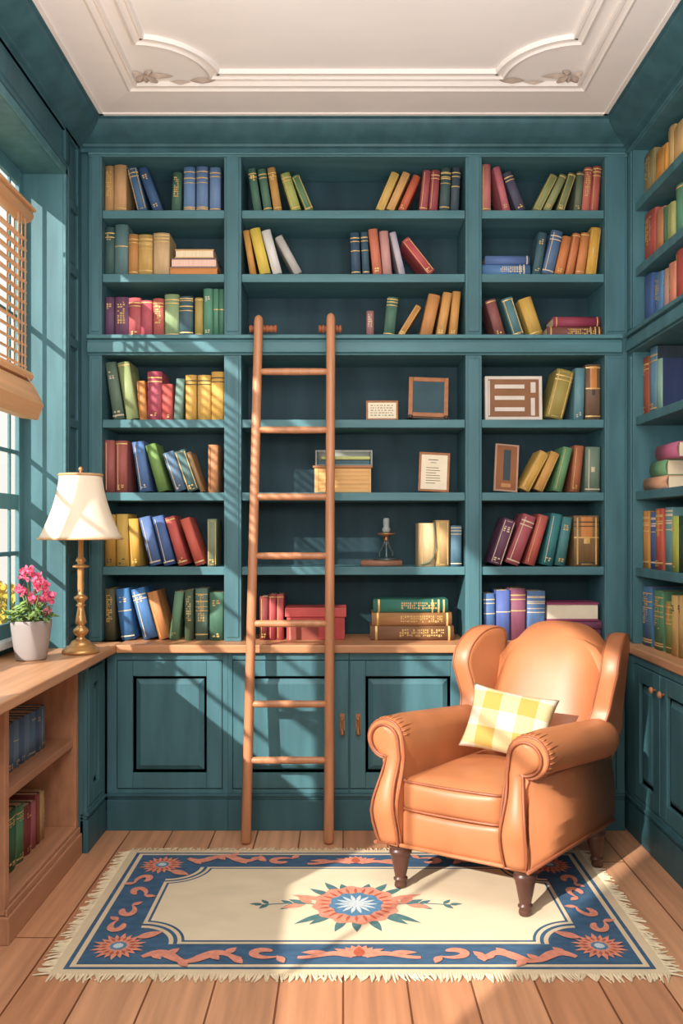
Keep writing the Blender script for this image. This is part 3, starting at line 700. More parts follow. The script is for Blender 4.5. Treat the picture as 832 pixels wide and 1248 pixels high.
# ---- low bookcase under the window (spines face the room)
XW = -1.285
def low_row(zf, data, place):
    prev = None
    for (pa, pb, ztop, col, look, sty) in data:      # pa < pb in the picture, pb is farther in
        ya, yb = FPX*XW/(pa-CX), FPX*XW/(pb-CX)
        if prev is not None: ya = max(ya, prev+.001)
        w = yb - ya
        o = make_book('book', w*.985, ztop - zf, .16, col, sty)
        o.location = (XW, (ya+yb)/2, zf + .0006); o.rotation_euler = (0,0,PI/2)
        allbooks.append((o, look, 'upright', place, 'books in the low wooden bookcase')); prev = yb
sh = 'shelf of low wooden bookcase'
low_row(.528,[(9,19,.715,'#5a7fa6','steel blue','po'),(19,25.5,.715,'#6b8fb4','pale blue','pmo'),(25.5,32,.712,'#4d76a2','mid blue','po'),(32,37.6,.712,'#6f93b6','light blue','po'),(37.6,45.6,.71,'#5a86b2','wide bright blue','ptf'),(45.6,50.4,.71,'#4a6f98','slim dark blue','pto'),(50.4,56.5,.708,'#5c86ae','end blue','pvo')], 'upper '+sh)
low_row(.138,[(9,22,.375,'#2f6a48','dark green gold-banded','bto'),(23,31.4,.365,'#4f8a5a','mid green gold-banded','btfo'),(32,40,.34,'#8a2f30','dark red gold-lettered','to'),(40.4,45,.335,'#b0555a','thin pinkish red',''),(45.4,50.2,.35,'#9a3a35','slim brick red','v'),(50.6,55.5,.345,'#c29a5a','tan gold-patterned','T')], 'bottom '+sh)

# ---- labels: the look first, then the neighbour where two look alike
def label_books():
    by = {}
    for b in allbooks: by.setdefault((b[1], b[2], b[3]), []).append(b)
    seen = {}
    for i, (o, look, st, place, grp) in enumerate(allbooks):
        art = {'flat': 'book lying flat', 'leaning': 'leaning book', 'upright': 'upright book'}[st]
        l = '%s %s, %s' % (look, art, place)
        assert l not in seen, l
        seen[l] = 1
        tag(o, l, 'book', grp)
label_books()

# ================================================================ SMALL THINGS ON THE SHELVES
def framed(name, label, cat, xm, zb, w, h, col, inner, lean=.12, tilt=0, fw=.014, y=YF+.06, marks=None, depth=.014, innerframe=None, rz=0):
    """picture frame leaning back a little; origin at the middle of its foot"""
    r = thing(name, label, cat, (xm, y, zb + .001 + w/2*abs(math.sin(tilt)) + depth*math.sin(lean))); r.rotation_euler = (-lean, tilt, rz)
    f = MB(); d = depth
    f.box(-w/2,-w/2+fw,0,d,0,h); f.box(w/2-fw,w/2,0,d,0,h); f.box(-w/2+fw,w/2-fw,0,d,0,fw); f.box(-w/2+fw,w/2-fw,0,d,h-fw,h)
    f.build('frame', col, r, bevel=.002)
    p = MB().box(-w/2+fw-.001, w/2-fw+.001, .004, d-.002, fw-.001, h-fw+.001); p.build('picture', inner, r)
    if marks:
        k = MB()
        for (x0,x1,z0,z1) in marks: k.box(x0*w, x1*w, .0028, .0042, z0*h, z1*h)
        k.build('lettering', INK, r)
    return r
FRW = mat('frame_wood', '#a5693f', .45, .15, (30,30,30), spec=.4)
FRD = mat('frame_dark', '#4d3a30', .5, .15, (30,30,30))
FRWH = mat('white_board', '#dcd0c4', .6, .06, (12,12,12))
BROWNP = mat('brown_panel', '#8f5f3e', .6, .12, (10,10,10))
s = YS/FPX
# little framed card with lines of notes
mk_ = []
rr = random.Random(5)
for k in range(5):
    x = -.36
    while x < .33:
        l = rr.uniform(.03,.09); mk_.append((x, min(x+l,.37), .24+k*.125, .275+k*.125)); x += l + rr.uniform(.02,.05)
framed('framed_card', 'small wooden framed card of handwritten lines on the ladder bay fourth shelf', 'picture frame', X_at(465.6,YF+.06), SH[3], 39.4*s, 25*s, FRW, PAPER, .16, marks=mk_, fw=.010)
r = framed('slate_frame', 'wooden framed dark slate on a little easel foot, ladder bay fourth shelf', 'picture frame', X_at(521.5,YF+.06), SH[3]+.014, 49*s, 50*s, FRW, SLATE, .14, tilt=.035, fw=.022)
b = MB(); b.M = Matrix.Rotation(.14,4,'X') @ Matrix.Translation((0,0,-.012))
b.box(-.105,.105,-.012,.05,0,.008)
for x in (-.09,.09): b.lathe([(.004,0),(.010,.002),(.012,.010),(.008,.018)], 10, cx=x, cy=-.016)
b.build('easel_foot', FRD, r, bevel=.001)
mk_ = [(-.2,.12,.80,.82),(-.12,.06,.73,.745)] + [(-.26,-.26+rr.uniform(.3,.5),.60-k*.065,.615-k*.065) for k in range(7)]
framed('framed_document', 'wooden framed cream document leaning back on the ladder bay fifth shelf', 'picture frame', X_at(528,YF+.06), SH[4], 38*s, 49*s, FRW, PAPER, .12, tilt=.05, fw=.012, marks=mk_)
# white board with a slotted brown panel
w_, h_ = 70*s, 54*s
r = framed('slotted_board', 'white edged board with brown slotted panel on the armchair bay fourth shelf', 'display board', X_at(626,YF+.05), SH[3], w_, h_, FRWH, BROWNP, .05, fw=.016, y=YF+.05, depth=.05)
k = MB()
for z0 in (.24,.50,.76): k.box(-.33*w_,.19*w_,-.001,.005,(z0-.045)*h_,(z0+.045)*h_)
k.box(-.44*w_,-.415*w_,-.001,.005,.1*h_,.9*h_)
k.box(.30*w_,.385*w_,-.001,.005,.62*h_,.86*h_); k.box(.30*w_,.37*w_,-.001,.005,.10*h_,.50*h_)
k.build('slot', FRWH, r)
# narrow photo card
w_, h_ = 30*s, 59*s
r = framed('framed_card', 'narrow brown card frame with dark strip, leaning on the armchair bay fifth shelf', 'picture frame', X_at(616,YF+.06), SH[4], w_, h_, mat('card_edge','#b9957f',.6,.1), mat('brown_card','#96603f',.6,.12), .10, tilt=.075, fw=.009, rz=.12)
k = MB(); k.box(-.13*w_,.16*w_,.001,.006,.24*h_,.88*h_); k.build('strip', mat('dark_strip','#3b4a52',.6,.1), r)
k = MB(); k.box(-.2*w_,.2*w_,.001,.006,.09*h_,.17*h_); k.build('caption_plate', mat('caption','#c58a5c',.6,.1), r)
# wooden slatted box with a tray on its lid
yb = YF+.035; sb = yb/FPX
x0, x1 = X_at(383,yb), X_at(452,yb)
r = thing('wooden_box', 'pale wooden slatted box with overhanging lid behind the ladder, fifth shelf', 'box', ((x0+x1)/2, yb, SH[4]+.0006)); hw = (x1-x0)/2; hb = 30*sb
BOXW = mat('box_wood', '#d9a868', .55, .12, (3,20,40)); BOXD = mat('box_edge', '#a86f45', .5, .12)
b = MB()
n = 6
b.box(-hw,hw,.003,.16,0,hb-.001)
for k in range(n): b.box(-hw+.022,hw-.012,0,.004,hb*k/n+.0015,hb*(k+1)/n-.0015)
b.box(-hw,-hw+.02,-.002,.004,0,hb-.001); b.box(hw-.010,hw,-.002,.004,0,hb-.001)
b.build('body', BOXW, r, bevel=.0015)
MB().box(-hw-.008,hw+.008,-.008,.168,hb,hb+.012).build('lid', BOXD, r, bevel=.003)
zt = SH[4]+.0006+hb+.012
r = thing('tray', 'grey-framed open tray holding a green folded cloth on the slatted box', 'tray', ((x0+x1)/2+.006, yb+.012, zt+.0006)); hw2 = 35*sb; ht = 19*sb
GREYF = mat('grey_frame','#8a8d86',.5,.1)
b = MB(); b.box(-hw2,-hw2+.010,0,.13,0,ht); b.box(hw2-.010,hw2,0,.13,0,ht); b.box(-hw2+.01,hw2-.01,0,.012,ht-.010,ht); b.box(-hw2+.01,hw2-.01,.118,.13,0,ht); b.box(-hw2+.01,hw2-.01,0,.118,0,.006)
b.build('frame', GREYF, r, bevel=.0015)
MB().box(-hw2+.014,hw2-.014,.016,.11,.0065,.030).build('inner_board', TEALD, r)
MB().box(-hw2+.03,hw2-.012,.003,.115,.0305,.047).build('folded_cloth', mat('green_cloth','#b9bf7c',.8,.15,(3,3,80)), r, bevel=.004)
# figurine on a small book
yy = YF + .045
z = flat(440,490,683.3,690.4,SH[5],'#a0654a','thin reddish brown','sixth shelf, ladder bay',yy=yy,depth=.14); o_, look_, st_, pl_, g_ = allbooks[-1]
tag(o_, 'thin reddish brown book lying flat under the bronze candle stand', 'book', 'books lying flat')
PEW = mat('pewter', '#5f7070', .35, .25, (40,40,40), metallic=.6); CANDLE = mat('candle_grey','#9aa3a0',.6,.15,(40,40,40))
r = thing('candle_stand', 'small pewter tripod candle stand on a thin book, ladder bay sixth shelf', 'candle holder', (X_at(470.5,yy+.07), yy+.07, z+.0006))
m = MB(); m.lathe([(.060,0),(.062,.004),(.055,.010),(.02,.012)], 20); m.build('base', PEW, r)
m = MB()
for k in range(3):
    a = 2*PI*k/3 + .5; c_, s_ = math.cos(a), math.sin(a)
    m.tube([(.045*c_,.045*s_,.010),(.036*c_,.036*s_,.022),(.040*c_,.040*s_,.038),(.024*c_,.024*s_,.060),(.010*c_,.010*s_,.085),(.006*c_,.006*s_,.105)], [.006,.008,.005,.006,.007,.006], 8)
m.build('leg', PEW, r)
m = MB(); m.lathe([(.010,.095),(.014,.104),(.009,.112),(.012,.122),(.040,.128),(.046,.134),(.044,.138),(.014,.139)], 20); m.build('drip_pan', BRONZE, r)
m = MB(); m.lathe([(.012,.138),(.020,.146),(.022,.158),(.014,.170),(.016,.178),(.016,.208),(.011,.215)], 16); m.build('candle', CANDLE, r)
# two pale volumes with a ribbon, and a blue one
yy = YF+.034
for (a_, b_, t_, col, lab, sty) in ((509.8,530.2,637.5,'#dcb67e','pale cream wide upright book with hanging ribbon, ladder bay sixth shelf','v'),(530.9,547.6,634,'#c2965a','tan wood-coloured upright book behind a ribbon, ladder bay sixth shelf','Vv'),(549.4,562.6,640.5,'#4d7a92','blue pale-banded upright book against the stile, ladder bay sixth shelf','pbhf')):
    w_ = (b_-a_)*yy/FPX
    o = make_book('book', w_, (690.4-t_)*yy/FPX, .18, col, sty); o.location = (X_at((a_+b_)/2,yy), yy, SH[5]+.0006); tag(o, lab, 'book', 'books in the ladder bay')
    if t_ == 637.5: ribbon_book = o; rw = w_
m = MB(); hh = 52*yy/FPX
pts = [(rw/2-.004,.05,hh+.012),(rw/2-.006,.0,hh+.004),(rw/2-.004,-.006,hh*.75),(rw/2+.002,-.007,hh*.45),(rw/2-.008,-.008,hh*.22),(.012,-.010,hh*.10),(-.03,-.010,hh*.04)]
m.tube(pts, .0042, 6); m.build('bookmark', mat('ribbon','#5d6a58',.7,.1), ribbon_book)
# red books and red box on the counter
yy = YF+.05
for (xa_, xb_, t_, col, lab, sty) in ((316.3,326.6,727,'#8e3436','dark red upright book beside the ladder rail at counter level','vo'),(327.4,336.2,724.5,'#b5383f','bright red upright book between dark red book and red box','hv'),(336.8,345.4,724.5,'#c2474a','coral red upright book touching the red box','hv')):
    w_ = (xb_-xa_)*yy/FPX
    o = make_book('book', w_, (780-t_)*yy/FPX, .17, col, sty); o.location = (X_at((xa_+xb_)/2,yy), yy, CT+.0006); tag(o, lab, 'book', 'books in the ladder bay')
RED = mat('red_box', '#bf4a4a', .55, .12, (10,10,10)); RED2 = mat('red_lid', '#cf5a55', .55, .12, (10,10,10)); REDB = mat('box_band','#e08070',.55,.1); REDL = mat('brown_label','#8a4436',.6,.1)
xa_, xb_ = X_at(347,yy), X_at(422,yy); hw = (xb_-xa_)/2; sc = yy/FPX
r = thing('storage_box', 'red lidded storage box with a pale band behind the ladder on the counter', 'box', ((xa_+xb_)/2, yy+.01, CT+.0006))
b = MB().box(-hw+.008,hw-.008,0,.17,0,.115).build('body', RED, r, bevel=.003)
MB().box(-hw,hw,-.008,.178,.1155,.163).build('lid', RED2, r, bevel=.004)
for a_, b_, h_ in ((.06,.095,.115),(-.135,-.10,.085)): MB().box(a_,b_,-.0025,0.0,0,h_).build('band', REDB, r)
b = MB().box(-.095,.015,-.0025,0,.0,.085).build('front_label', REDL, r)
# ================================================================ LADDER
r = thing('library_ladder', 'brown wooden library ladder with seven rungs leaning against the bookcase', 'ladder', (-.26, 4.03, 0))
L0 = Vector((X_at(299.5,4.02), 4.02, 0)); L1 = Vector((X_at(315.2,4.205), 4.205, Z_at(384,4.205)))
R0 = Vector((X_at(400.5,4.02), 4.02, 0)); R1 = Vector((X_at(403,4.205), 4.205, Z_at(381.5,4.205)))
inv = Matrix.Translation((.26, -4.03, 0))
for A, B in ((L0, L1), (R0, R1)):
    m = MB(); m.M = inv; d = (B-A).normalized()
    A2 = Vector(A); A2.z = .004
    m.tube([A2, A2+d*.01, A+(B-A)*.5, B-d*.03, B-d*.014, B-d*.005, B], [.020,.0235,.0225,.022,.019,.012,.003], 14)
    rail = m.build('rail', LADDER, r)
    # turned roller at the top that rests on the ledge of the middle cornice
    k = MB(); k.M = inv @ Matrix.Translation((B.x + (.018 if A is L0 else -.004), 4.247, SH[2]+.0215)) @ Matrix.Rotation(PI/2, 4, 'Y')
    hl = .070 if A is L0 else .058; pr = [(.004,-hl)]
    n = 7
    for i in range(n):
        a0 = -hl + 2*hl*i/n; a1 = -hl + 2*hl*(i+1)/n
        pr += [(.013,a0+.001),(.019,a0+(a1-a0)*.25),(.019,a0+(a1-a0)*.75),(.013,a1-.001)]
    k.lathe(pr + [(.004,hl)], 14)
    k.build('roller', mat('roller_wood','#9a5b3a',.45,.2,(30,30,30)), r)
for py in (453, 524, 605.5, 677.5, 760, 858, 926.5):
    # find the height on the ladder plane that projects to this row
    lo, hi = 0, 1
    for q in range(40):
        t = (lo+hi)/2; P = L0+(L1-L0)*t
        if CY - (P.z-H)*FPX/P.y > py: lo = t
        else: hi = t
    a = L0+(L1-L0)*t; z = a.z; u = z/R1.z; c = R0+(R1-R0)*u
    m = MB(); m.M = inv; m.tube([a, a+(c-a)*.12, a+(c-a)*.5, a+(c-a)*.88, c], [.014,.0165,.0175,.0165,.014], 12); m.build('rung', LADDER, r)

# ================================================================ LAMP
LXY = (-1.187, 3.90)
r = thing('table_lamp', 'turned brass table lamp with cream bell shade on the window counter', 'lamp', LXY + (CT,))
sl = 3.90/FPX
def zl(py): return (CT - Z_at(796, 3.90)) + Z_at(py, 3.90) - CT
base = [(.070,.0006),(.082,.002),(.083,.010),(.078,.018),(.070,.022),(.066,.030),(.060,.033),(.050,.036),(.046,.044),(.040,.054),(.028,.060)]
m = MB(); m.lathe(base, 32); m.build('base', BRASS, r)
st = [(.024,.060),(.016,.068),(.014,.076),(.024,.086),(.030,.098),(.028,.108),(.016,.120),(.013,.128),(.022,.136),(.020,.150),(.013,.200),(.012,.210),(.020,.216),(.012,.224),(.016,.236),(.026,.246),(.026,.254),(.014,.262),(.011,.272),
      (.013,.30),(.012,.34),(.013,.372),(.012,.385),(.031,.388),(.031,.395),(.013,.400),(.012,.408),(.020,.418),(.016,.428),(.010,.436),(.009,.60)]
m = MB(); m.lathe([(q*1.15, z) for q, z in st], 20); m.build('stem', BRASS, r)
zb_, zt_ = .515, .806; rb_, rt_ = .184, .094
m = MB(); n = 48; prof_o = []
for k in range(15):
    u = k/14; prof_o.append((rt_ + (rb_-rt_)*((1-u)**1.75)*.86 + (rb_-rt_)*.14*(1-u), zb_ + (zt_-zb_)*u))
rings = []
pi_ = [(q[0]-.003, q[1]) for q in prof_o[::-1]]
for q, z in prof_o + pi_:
    rings.append([m.vert(((q + .0022*abs(math.sin(i*PI/6))*0)*math.cos(2*PI*i/n), q*math.sin(2*PI*i/n), z)) for i in range(n)])
for k in range(len(rings)):
    a, b_ = rings[k], rings[(k+1)%len(rings)]
    for i in range(n): m.face([a[i], a[(i+1)%n], b_[(i+1)%n], b_[i]], 0, True)
sh_ = m.build('shade', SHADE, r)
m = MB()
for q, z, t_ in ((rb_, zb_+.002, .0045), (rt_, zt_-.001, .006)):
    m.tube([(q*math.cos(2*PI*i/40), q*math.sin(2*PI*i/40), z) for i in range(40)], t_, 8, closed=True)
for i in range(3): m.tube([(.006*math.cos(i*2.094),.006*math.sin(i*2.094),zt_-.012),(rt_*math.cos(i*2.094),rt_*math.sin(i*2.094),zt_-.012)], .003, 6)
m.build('trim', SHADET, sh_)
m = MB(); m.lathe([(.005,.60),(.005,.806),(.011,.812),(.006,.820),(.012,.830),(.010,.838),(.003,.844)], 14); m.build('finial', BRONZE, r)

# ================================================================ FLOWER POT
PXY = (X_at(38,3.70), 3.70)
r = thing('flower_pot', 'grey ceramic pot of pink flowers standing by the window', 'potted plant', PXY + (CT,))
m = MB(); m.lathe([(.054,.0006),(.062,.003),(.066,.012),(.078,.10),(.084,.150),(.085,.168),(.083,.171),(.079,.171),(.077,.160),(.072,.155)], 36); m.build('pot', POT, r)
m = MB(); m.lathe([(.074,.150),(.050,.158),(.02,.160)], 20); m.build('soil', SOIL, r)
rnd = random.Random(11); sp = 3.70/FPX
heads = [((46-38),705,.030,PINK),((33-38),700-2,.036,PINK),((27-38),718,.024,PINK),((42-38),729,.036,PINK),((54-38),713,.034,PINK),((62-38),727,.034,PINK),((30-38),722,.022,PINK),((60-38),744,.020,PINKD)]
ms = MB(); tips = []
for i, (dx, py, rad, pm) in enumerate(heads):
    p = Vector((dx*sp, rnd.uniform(-.03,.02), Z_at(py,3.70)-CT)); tips.append((p, rad, pm))
    ms.tube([(rnd.uniform(-.02,.02), rnd.uniform(-.02,.02), .155), (p.x*.5, p.y*.5, .155+(p.z-.155)*.55), p], .0028, 6)
ms.build('stem', STEM, r)
ml = MB()
for i in range(150):
    a = rnd.uniform(0, 2*PI); rad = rnd.uniform(.01,.085); z = .165 + rnd.uniform(0,.095)*(1-rad/.13) + .01
    p = Vector((rad*math.cos(a), rad*math.sin(a), z)); q = Euler((rnd.uniform(-.9,.3), rnd.uniform(-.6,.6), a-PI/2)).to_matrix(); l = rnd.uniform(.028,.05); w_ = l*rnd.uniform(.16,.3)
    mid = p + q @ Vector((0, l*.5, -.004)); tip = p + q @ Vector((0, l, .006))
    ml.poly([p, p + q @ Vector((w_, l*.45, .005)), tip, mid]); ml.poly([p, mid, tip, p + q @ Vector((-w_, l*.45, .005))])
ml.build('foliage', LEAF, r)
for p, rad, pm in tips:
    mb_ = MB()
    for k in range(46):
        d = Vector((rnd.gauss(0,1), rnd.gauss(0,1), rnd.gauss(0,1)*.8)).normalized(); c_ = p + d*rad*rnd.uniform(.45,.95); e = Euler((rnd.uniform(0,6),rnd.uniform(0,6),rnd.uniform(0,6))).to_matrix(); sz = rad*rnd.uniform(.28,.42)
        mb_.poly([c_ + e @ Vector((sz*math.cos(j*PI/3)*(1 if j%2 else .8), sz*math.sin(j*PI/3)*.8, sz*.25*(j%2))) for j in range(6)])
    mb_.build('blossom', pm, r)

# ================================================================ WINDOW BLIND
XBL = -1.425; ya_, yb_ = W1[0]+.05, 3.83
r = thing('window_blind', 'wooden slatted venetian blind half lowered over the window', 'blind', (XBL, (ya_+yb_)/2, 2.8))
inv = Matrix.Translation((-XBL, -(ya_+yb_)/2, -2.8))
def bl(name, fn, m=BLIND, bevel=.002):
    b = MB(); b.M = inv; fn(b); return b.build(name, m, r, bevel=bevel)
zt0 = Z_at(262, 3.83)
def rounded(cx, cz, rx, rz, n=14): return [(cx+rx*math.cos(2*PI*i/n), cz+rz*math.sin(2*PI*i/n)) for i in range(n)]
bl('headrail', lambda b: b.extrude(rounded(XBL, zt0, .045, .034), lambda p,k: (p[0], (ya_-.02, yb_+.02)[k], p[1]), smooth=True), bevel=.004)
bl('valance', lambda b: b.extrude([(XBL-.05,zt0+.03),(XBL+.03,zt0+.045),(XBL+.05,zt0+.035),(XBL+.052,zt0+.022),(XBL-.05,zt0+.012)], lambda p,k: (p[0], (ya_-.03, yb_+.03)[k], p[1])))
nsl = 13
for k in range(nsl):
    z = Z_at(290 + k*12.9, 3.82)
    def f(b):
        b.extrude([(XBL-.02,z+.004),(XBL,z-.0045),(XBL+.02,z-.012),(XBL+.02,z-.004),(XBL,z+.0035),(XBL-.02,z+.012)], lambda p,q: (p[0], (ya_, yb_)[q], p[1]))
    bl('slat', f, bevel=0)
zb0 = Z_at(455, 3.82)
bl('bottom_rail', lambda b: b.extrude([(XBL-.03,zb0),(XBL+.04,zb0+.006),(XBL+.046,zb0-.01),(XBL+.04,zb0-.028),(XBL-.03,zb0-.026)], lambda p,k: (p[0], (ya_-.01, yb_+.015)[k], p[1])))
z1, z2, z3 = Z_at(467,3.85), Z_at(494,3.85), Z_at(512,3.85)
bl('valance', lambda b: b.extrude([(XBL-.02,z1+.004),(XBL+.035,z1),(XBL+.085,z2),(XBL+.06,z3),(XBL-.02,z3+.01)], lambda p,k: (p[0], (ya_-.02, yb_+.03)[k], p[1])), bevel=.004)
for y in (3.72, 3.80, 3.10):
    bl('ladder_tape', lambda b: (b.box(XBL+.0235, XBL+.0255, y-.008, y+.008, zb0, zt0-.02), b.box(XBL-.0255, XBL-.0235, y-.008, y+.008, zb0-.01, zt0-.02)), mat('tape','#cfa27c',.7,.08), 0)
bl('cord', lambda b: b.tube([(XBL+.03,3.74,zt0),(XBL+.032,3.74,zb0+.01),(XBL+.052,3.75,zb0-.03),(XBL+.075,3.78,z1-.04),(XBL+.094,3.80,z2+.01)], .003, 6), mat('cord','#b58a66',.7,.08), 0)

# ================================================================ RUG
RX, RY = .055, 3.375; HX, HY = .985, .515
rug = thing('rug', 'cream rug with navy floral border and fringe lying under the armchair', 'rug', (RX, RY, 0))
CREAM = mat('rug_cream', '#e3d2b4', .95, .05, (5,9,5), spec=.05); CREAM2 = mat('rug_border_cream', '#dcc7a6', .95, .05, (9,9,9), spec=.05)
NAVY = mat('rug_navy', '#46637f', .95, .14, (14,30,5), spec=.05); CORAL = mat('rug_coral', '#da917a', .95, .14, (40,40,5), spec=.05); CORALD = mat('rug_rust', '#b85f49', .95, .14, (40,40,5), spec=.05)
RBLUE = mat('rug_blue', '#5b82a0', .95, .15, (40,40,5), spec=.05); RPALE = mat('rug_pale_blue', '#c2cdd0', .95, .1, (60,60,5), spec=.05); RGREEN = mat('rug_green', '#55787a', .95, .15, (40,40,5), spec=.05)
FRINGE = mat('rug_fringe', '#e2cfae', .95, .1, (40,40,5), spec=.05)
RM = [CREAM2, NAVY, CREAM, CORAL, CORALD, RBLUE, RPALE, RGREEN]
rg = MB(); T0 = .007
_lc = {}
def zlev(lev):
    _lc[lev] = _lc.get(lev, 0) + 1
    return T0 + lev*.0005 + _lc[lev]*1.5e-6
def rect(hx, hy): return [(-hx,-hy),(hx,-hy),(hx,hy),(-hx,hy)]
def scallop(i, r0=.155, hx=.795, hy=.345):
    pts = []; r_ = r0 + i; e = .012
    for sx, sy, a0 in ((1,-1,180),(1,1,270),(-1,1,0),(-1,-1,90)):
        # arc about the corner, running from one edge to the other (counter-clockwise walk, concave)
        c_ = (sx*hx, sy*hy)
        X_, Y_ = hx-i, hy-i
        seq = []
        for k in range(17):
            t = k/16
            a = math.radians(a0 - 90*t)
            seq.append((c_[0]+r_*math.cos(a), c_[1]+r_*math.sin(a)))
        # clip to the inset edges
        seq = [(max(-X_,min(X_,x)), max(-Y_,min(Y_,y))) for x, y in seq]
        # small step at both ends, as on the photographed border
        pts += seq
    return pts
def layer(pts, lev, mi):
    z = zlev(lev)
    rg.poly([(x,y,z) for x,y in pts], mi)
rg.box(-HX-.035, HX+.035, -HY-.030, HY+.030, .0005, T0, 0)
layer(rect(HX,HY), 1, 1); layer(rect(HX-.016,HY-.014), 2, 0); layer(rect(HX-.034,HY-.030), 3, 1)
layer(scallop(-.030), 4, 0); layer(scallop(-.014), 5, 1); layer(scallop(0), 6, 0); layer(scallop(.014), 7, 1); layer(scallop(.024), 8, 2)
def ribbon(pts, ws, lev, mi):
    z = zlev(lev); n = len(pts); Lp = []; Rp = []
    for k in range(n):
        x0, y0 = pts[max(k-1,0)]; x1, y1 = pts[min(k+1,n-1)]; l = math.hypot(x1-x0, y1-y0) or 1
        nx, ny = -(y1-y0)/l, (x1-x0)/l; w_ = ws(k/(n-1)) if callable(ws) else ws
        Lp.append(rg.vert((pts[k][0]+nx*w_, pts[k][1]+ny*w_, z))); Rp.append(rg.vert((pts[k][0]-nx*w_, pts[k][1]-ny*w_, z)))
    for k in range(n-1): rg.face([Lp[k],Rp[k],Rp[k+1],Lp[k+1]], mi)
def blob(cx, cy, ang, ln, wd, lev, mi):
    z = zlev(lev); ca, sa = math.cos(ang), math.sin(ang); up = []; 
    for k in range(11):
        u = k/10; up.append((u*ln, wd*math.sin(PI*u**.8)))
    loop = up + [(x,-y) for x,y in up[-2:0:-1]]
    rg.poly([(cx+x*ca-y*sa, cy+x*sa+y*ca, z) for x,y in loop], mi)
def disc(cx, cy, r_, lev, mi, wob=0, n=40, nw=10, sy=1):
    zl_ = zlev(lev)
    rg.poly([(cx+(r_*(1+wob*math.sin(nw*2*PI*k/n)))*math.cos(2*PI*k/n), cy+sy*(r_*(1+wob*math.sin(nw*2*PI*k/n)))*math.sin(2*PI*k/n), zl_) for k in range(n)], mi)
def flower(cx, cy, r_, sx=1, sy=1):
    for k in range(20): blob(cx, cy, 2*PI*k/20, r_*(1 if k%2 else .9), r_*.13, 9, 3)
    for k in range(16): blob(cx, cy, 2*PI*(k+.5)/16, r_*.70, r_*.10, 10, 4)
    for k in range(16): blob(cx, cy, 2*PI*k/16, r_*.62, r_*.08, 11, 3)
    disc(cx, cy, r_*.30, 12, 5, .06); disc(cx, cy, r_*.18, 13, 6, .1)
def curl(cx, cy, ang, s_, flip=1, mi=3):
    """leafy S-scroll of the border"""
    pts = []
    for k in range(26):
        t = k/25; a = -2.6 + 5.0*t; rr_ = s_*(.22 + .42*t)
        pts.append((rr_*math.cos(a)-s_*.1, flip*rr_*math.sin(a)*.62))
    ca, sa = math.cos(ang), math.sin(ang)
    pts = [(cx+x*ca-y*sa, cy+x*sa+y*ca) for x,y in pts]
    ribbon(pts, lambda u: s_*(.05+.13*math.sin(PI*min(1,u*1.05))**.8), 9, mi)
    ex, ey = pts[-1]
    blob(ex, ey, ang+flip*2.0, s_*.55, s_*.16, 10, mi)
for sx in (-1,1):
    for sy in (-1,1):
        fx, fy = sx*(HX-.145), sy*(HY-.150)
        flower(fx, fy, .098)
        # leafy spray running along the long side
        pts = [(fx - sx*(.10+.33*k/20), fy - sy*(-.045) - sy*.03*math.sin(k/20*PI*3.2) + sy*.03) for k in range(21)]
        ribbon(pts, lambda u: .010+.012*abs(math.sin(u*7)), 9, 3)
        for k in range(7):
            x_, y_ = pts[2+k*3-(k>5)]; blob(x_, y_, (PI if sx>0 else 0) + (.9 if k%2 else -.9), .055, .016, 10, 3)
        blob(fx - sx*.05, fy-sy*.06, math.atan2(-sy*.6,-sx), .10, .022, 10, 3)
        # curls up the short side
        for q in range(2): curl(sx*(HX-.105), sy*(.215 - q*.125), PI/2*sy + (0.3 if q else -.2), .085, sx*sy*(1 if q else -1))
    for sy in (-1,1):
        curl(sx*.33, sy*(HY-.105), 0 if sx>0 else PI, .095, sy*sx)
for sy in (-1,1):
    cy_ = sy*(HY-.105)
    for a in range(9):
        an = (.15 + a*(PI-.3)/8); blob(0, cy_ - .02, an, .075 if 1<a<7 else .1, .017, 9, 3)
    for s_ in (-1,1):
        ribbon([(s_*(.02+.19*k/12), cy_ -.02 + .014*math.sin(k/12*5)) for k in range(13)], lambda u: .018*(1-u*.5), 9, 3)
        blob(s_*.11, cy_, 0 if s_>0 else PI, .09, .016, 10, 3)
    blob(0, cy_-.03, PI/2, .07, .02, 11, 4)
# central medallion
mx_, my_ = -.005, -.030
for s_ in (-1,1):
    ribbon([(mx_+s_*(.14+.25*k/12), my_+.010*math.sin(k/3)) for k in range(13)], .0035, 9, 7)
    for (dx, a, l, m_) in ((.34,0,.05,7),(.315,.9,.05,7),(.315,-.9,.055,7),(.22,.6,.06,7),(.21,-.7,.075,7),(.17,-.35,.10,3),(.165,.5,.085,7),(.15,1.0,.10,3)):
        blob(mx_+s_*(dx+.025), my_+(.004), a if s_>0 else PI-a, l, l*.2, 9, m_)
for an, l, m_ in ((.7,.21,7),(1.0,.2,7),(2.1,.21,7),(2.45,.2,7),(.35,.24,3),(2.8,.23,3),(-.6,.25,7),(-.75,.22,7),(-2.5,.25,7),(-2.35,.21,7),(-1.2,.21,7),(-1.9,.21,7),(-1.57,.20,7),(1.3,.17,7),(1.85,.17,7)):
    blob(mx_+.13*math.cos(an), my_+.12*math.sin(an), an, l-.09, .018, 9, m_)
disc(mx_, my_, .164, 10, 3, .05, 72, 12)
for k in range(24): blob(mx_+.10*math.cos(2*PI*k/24), my_+.10*math.sin(2*PI*k/24), 2*PI*k/24, .052, .0065, 11, 4)
disc(mx_, my_, .102, 12, 5, .05, 60, 10); 
for k in range(14): blob(mx_+.02*math.cos(2*PI*k/14), my_+.02*math.sin(2*PI*k/14), 2*PI*k/14, .064, .008, 13, 6)
disc(mx_, my_, .030, 14, 6, .1)
rg.build('pile', RM, rug)
fr = MB(); rnd = random.Random(21)
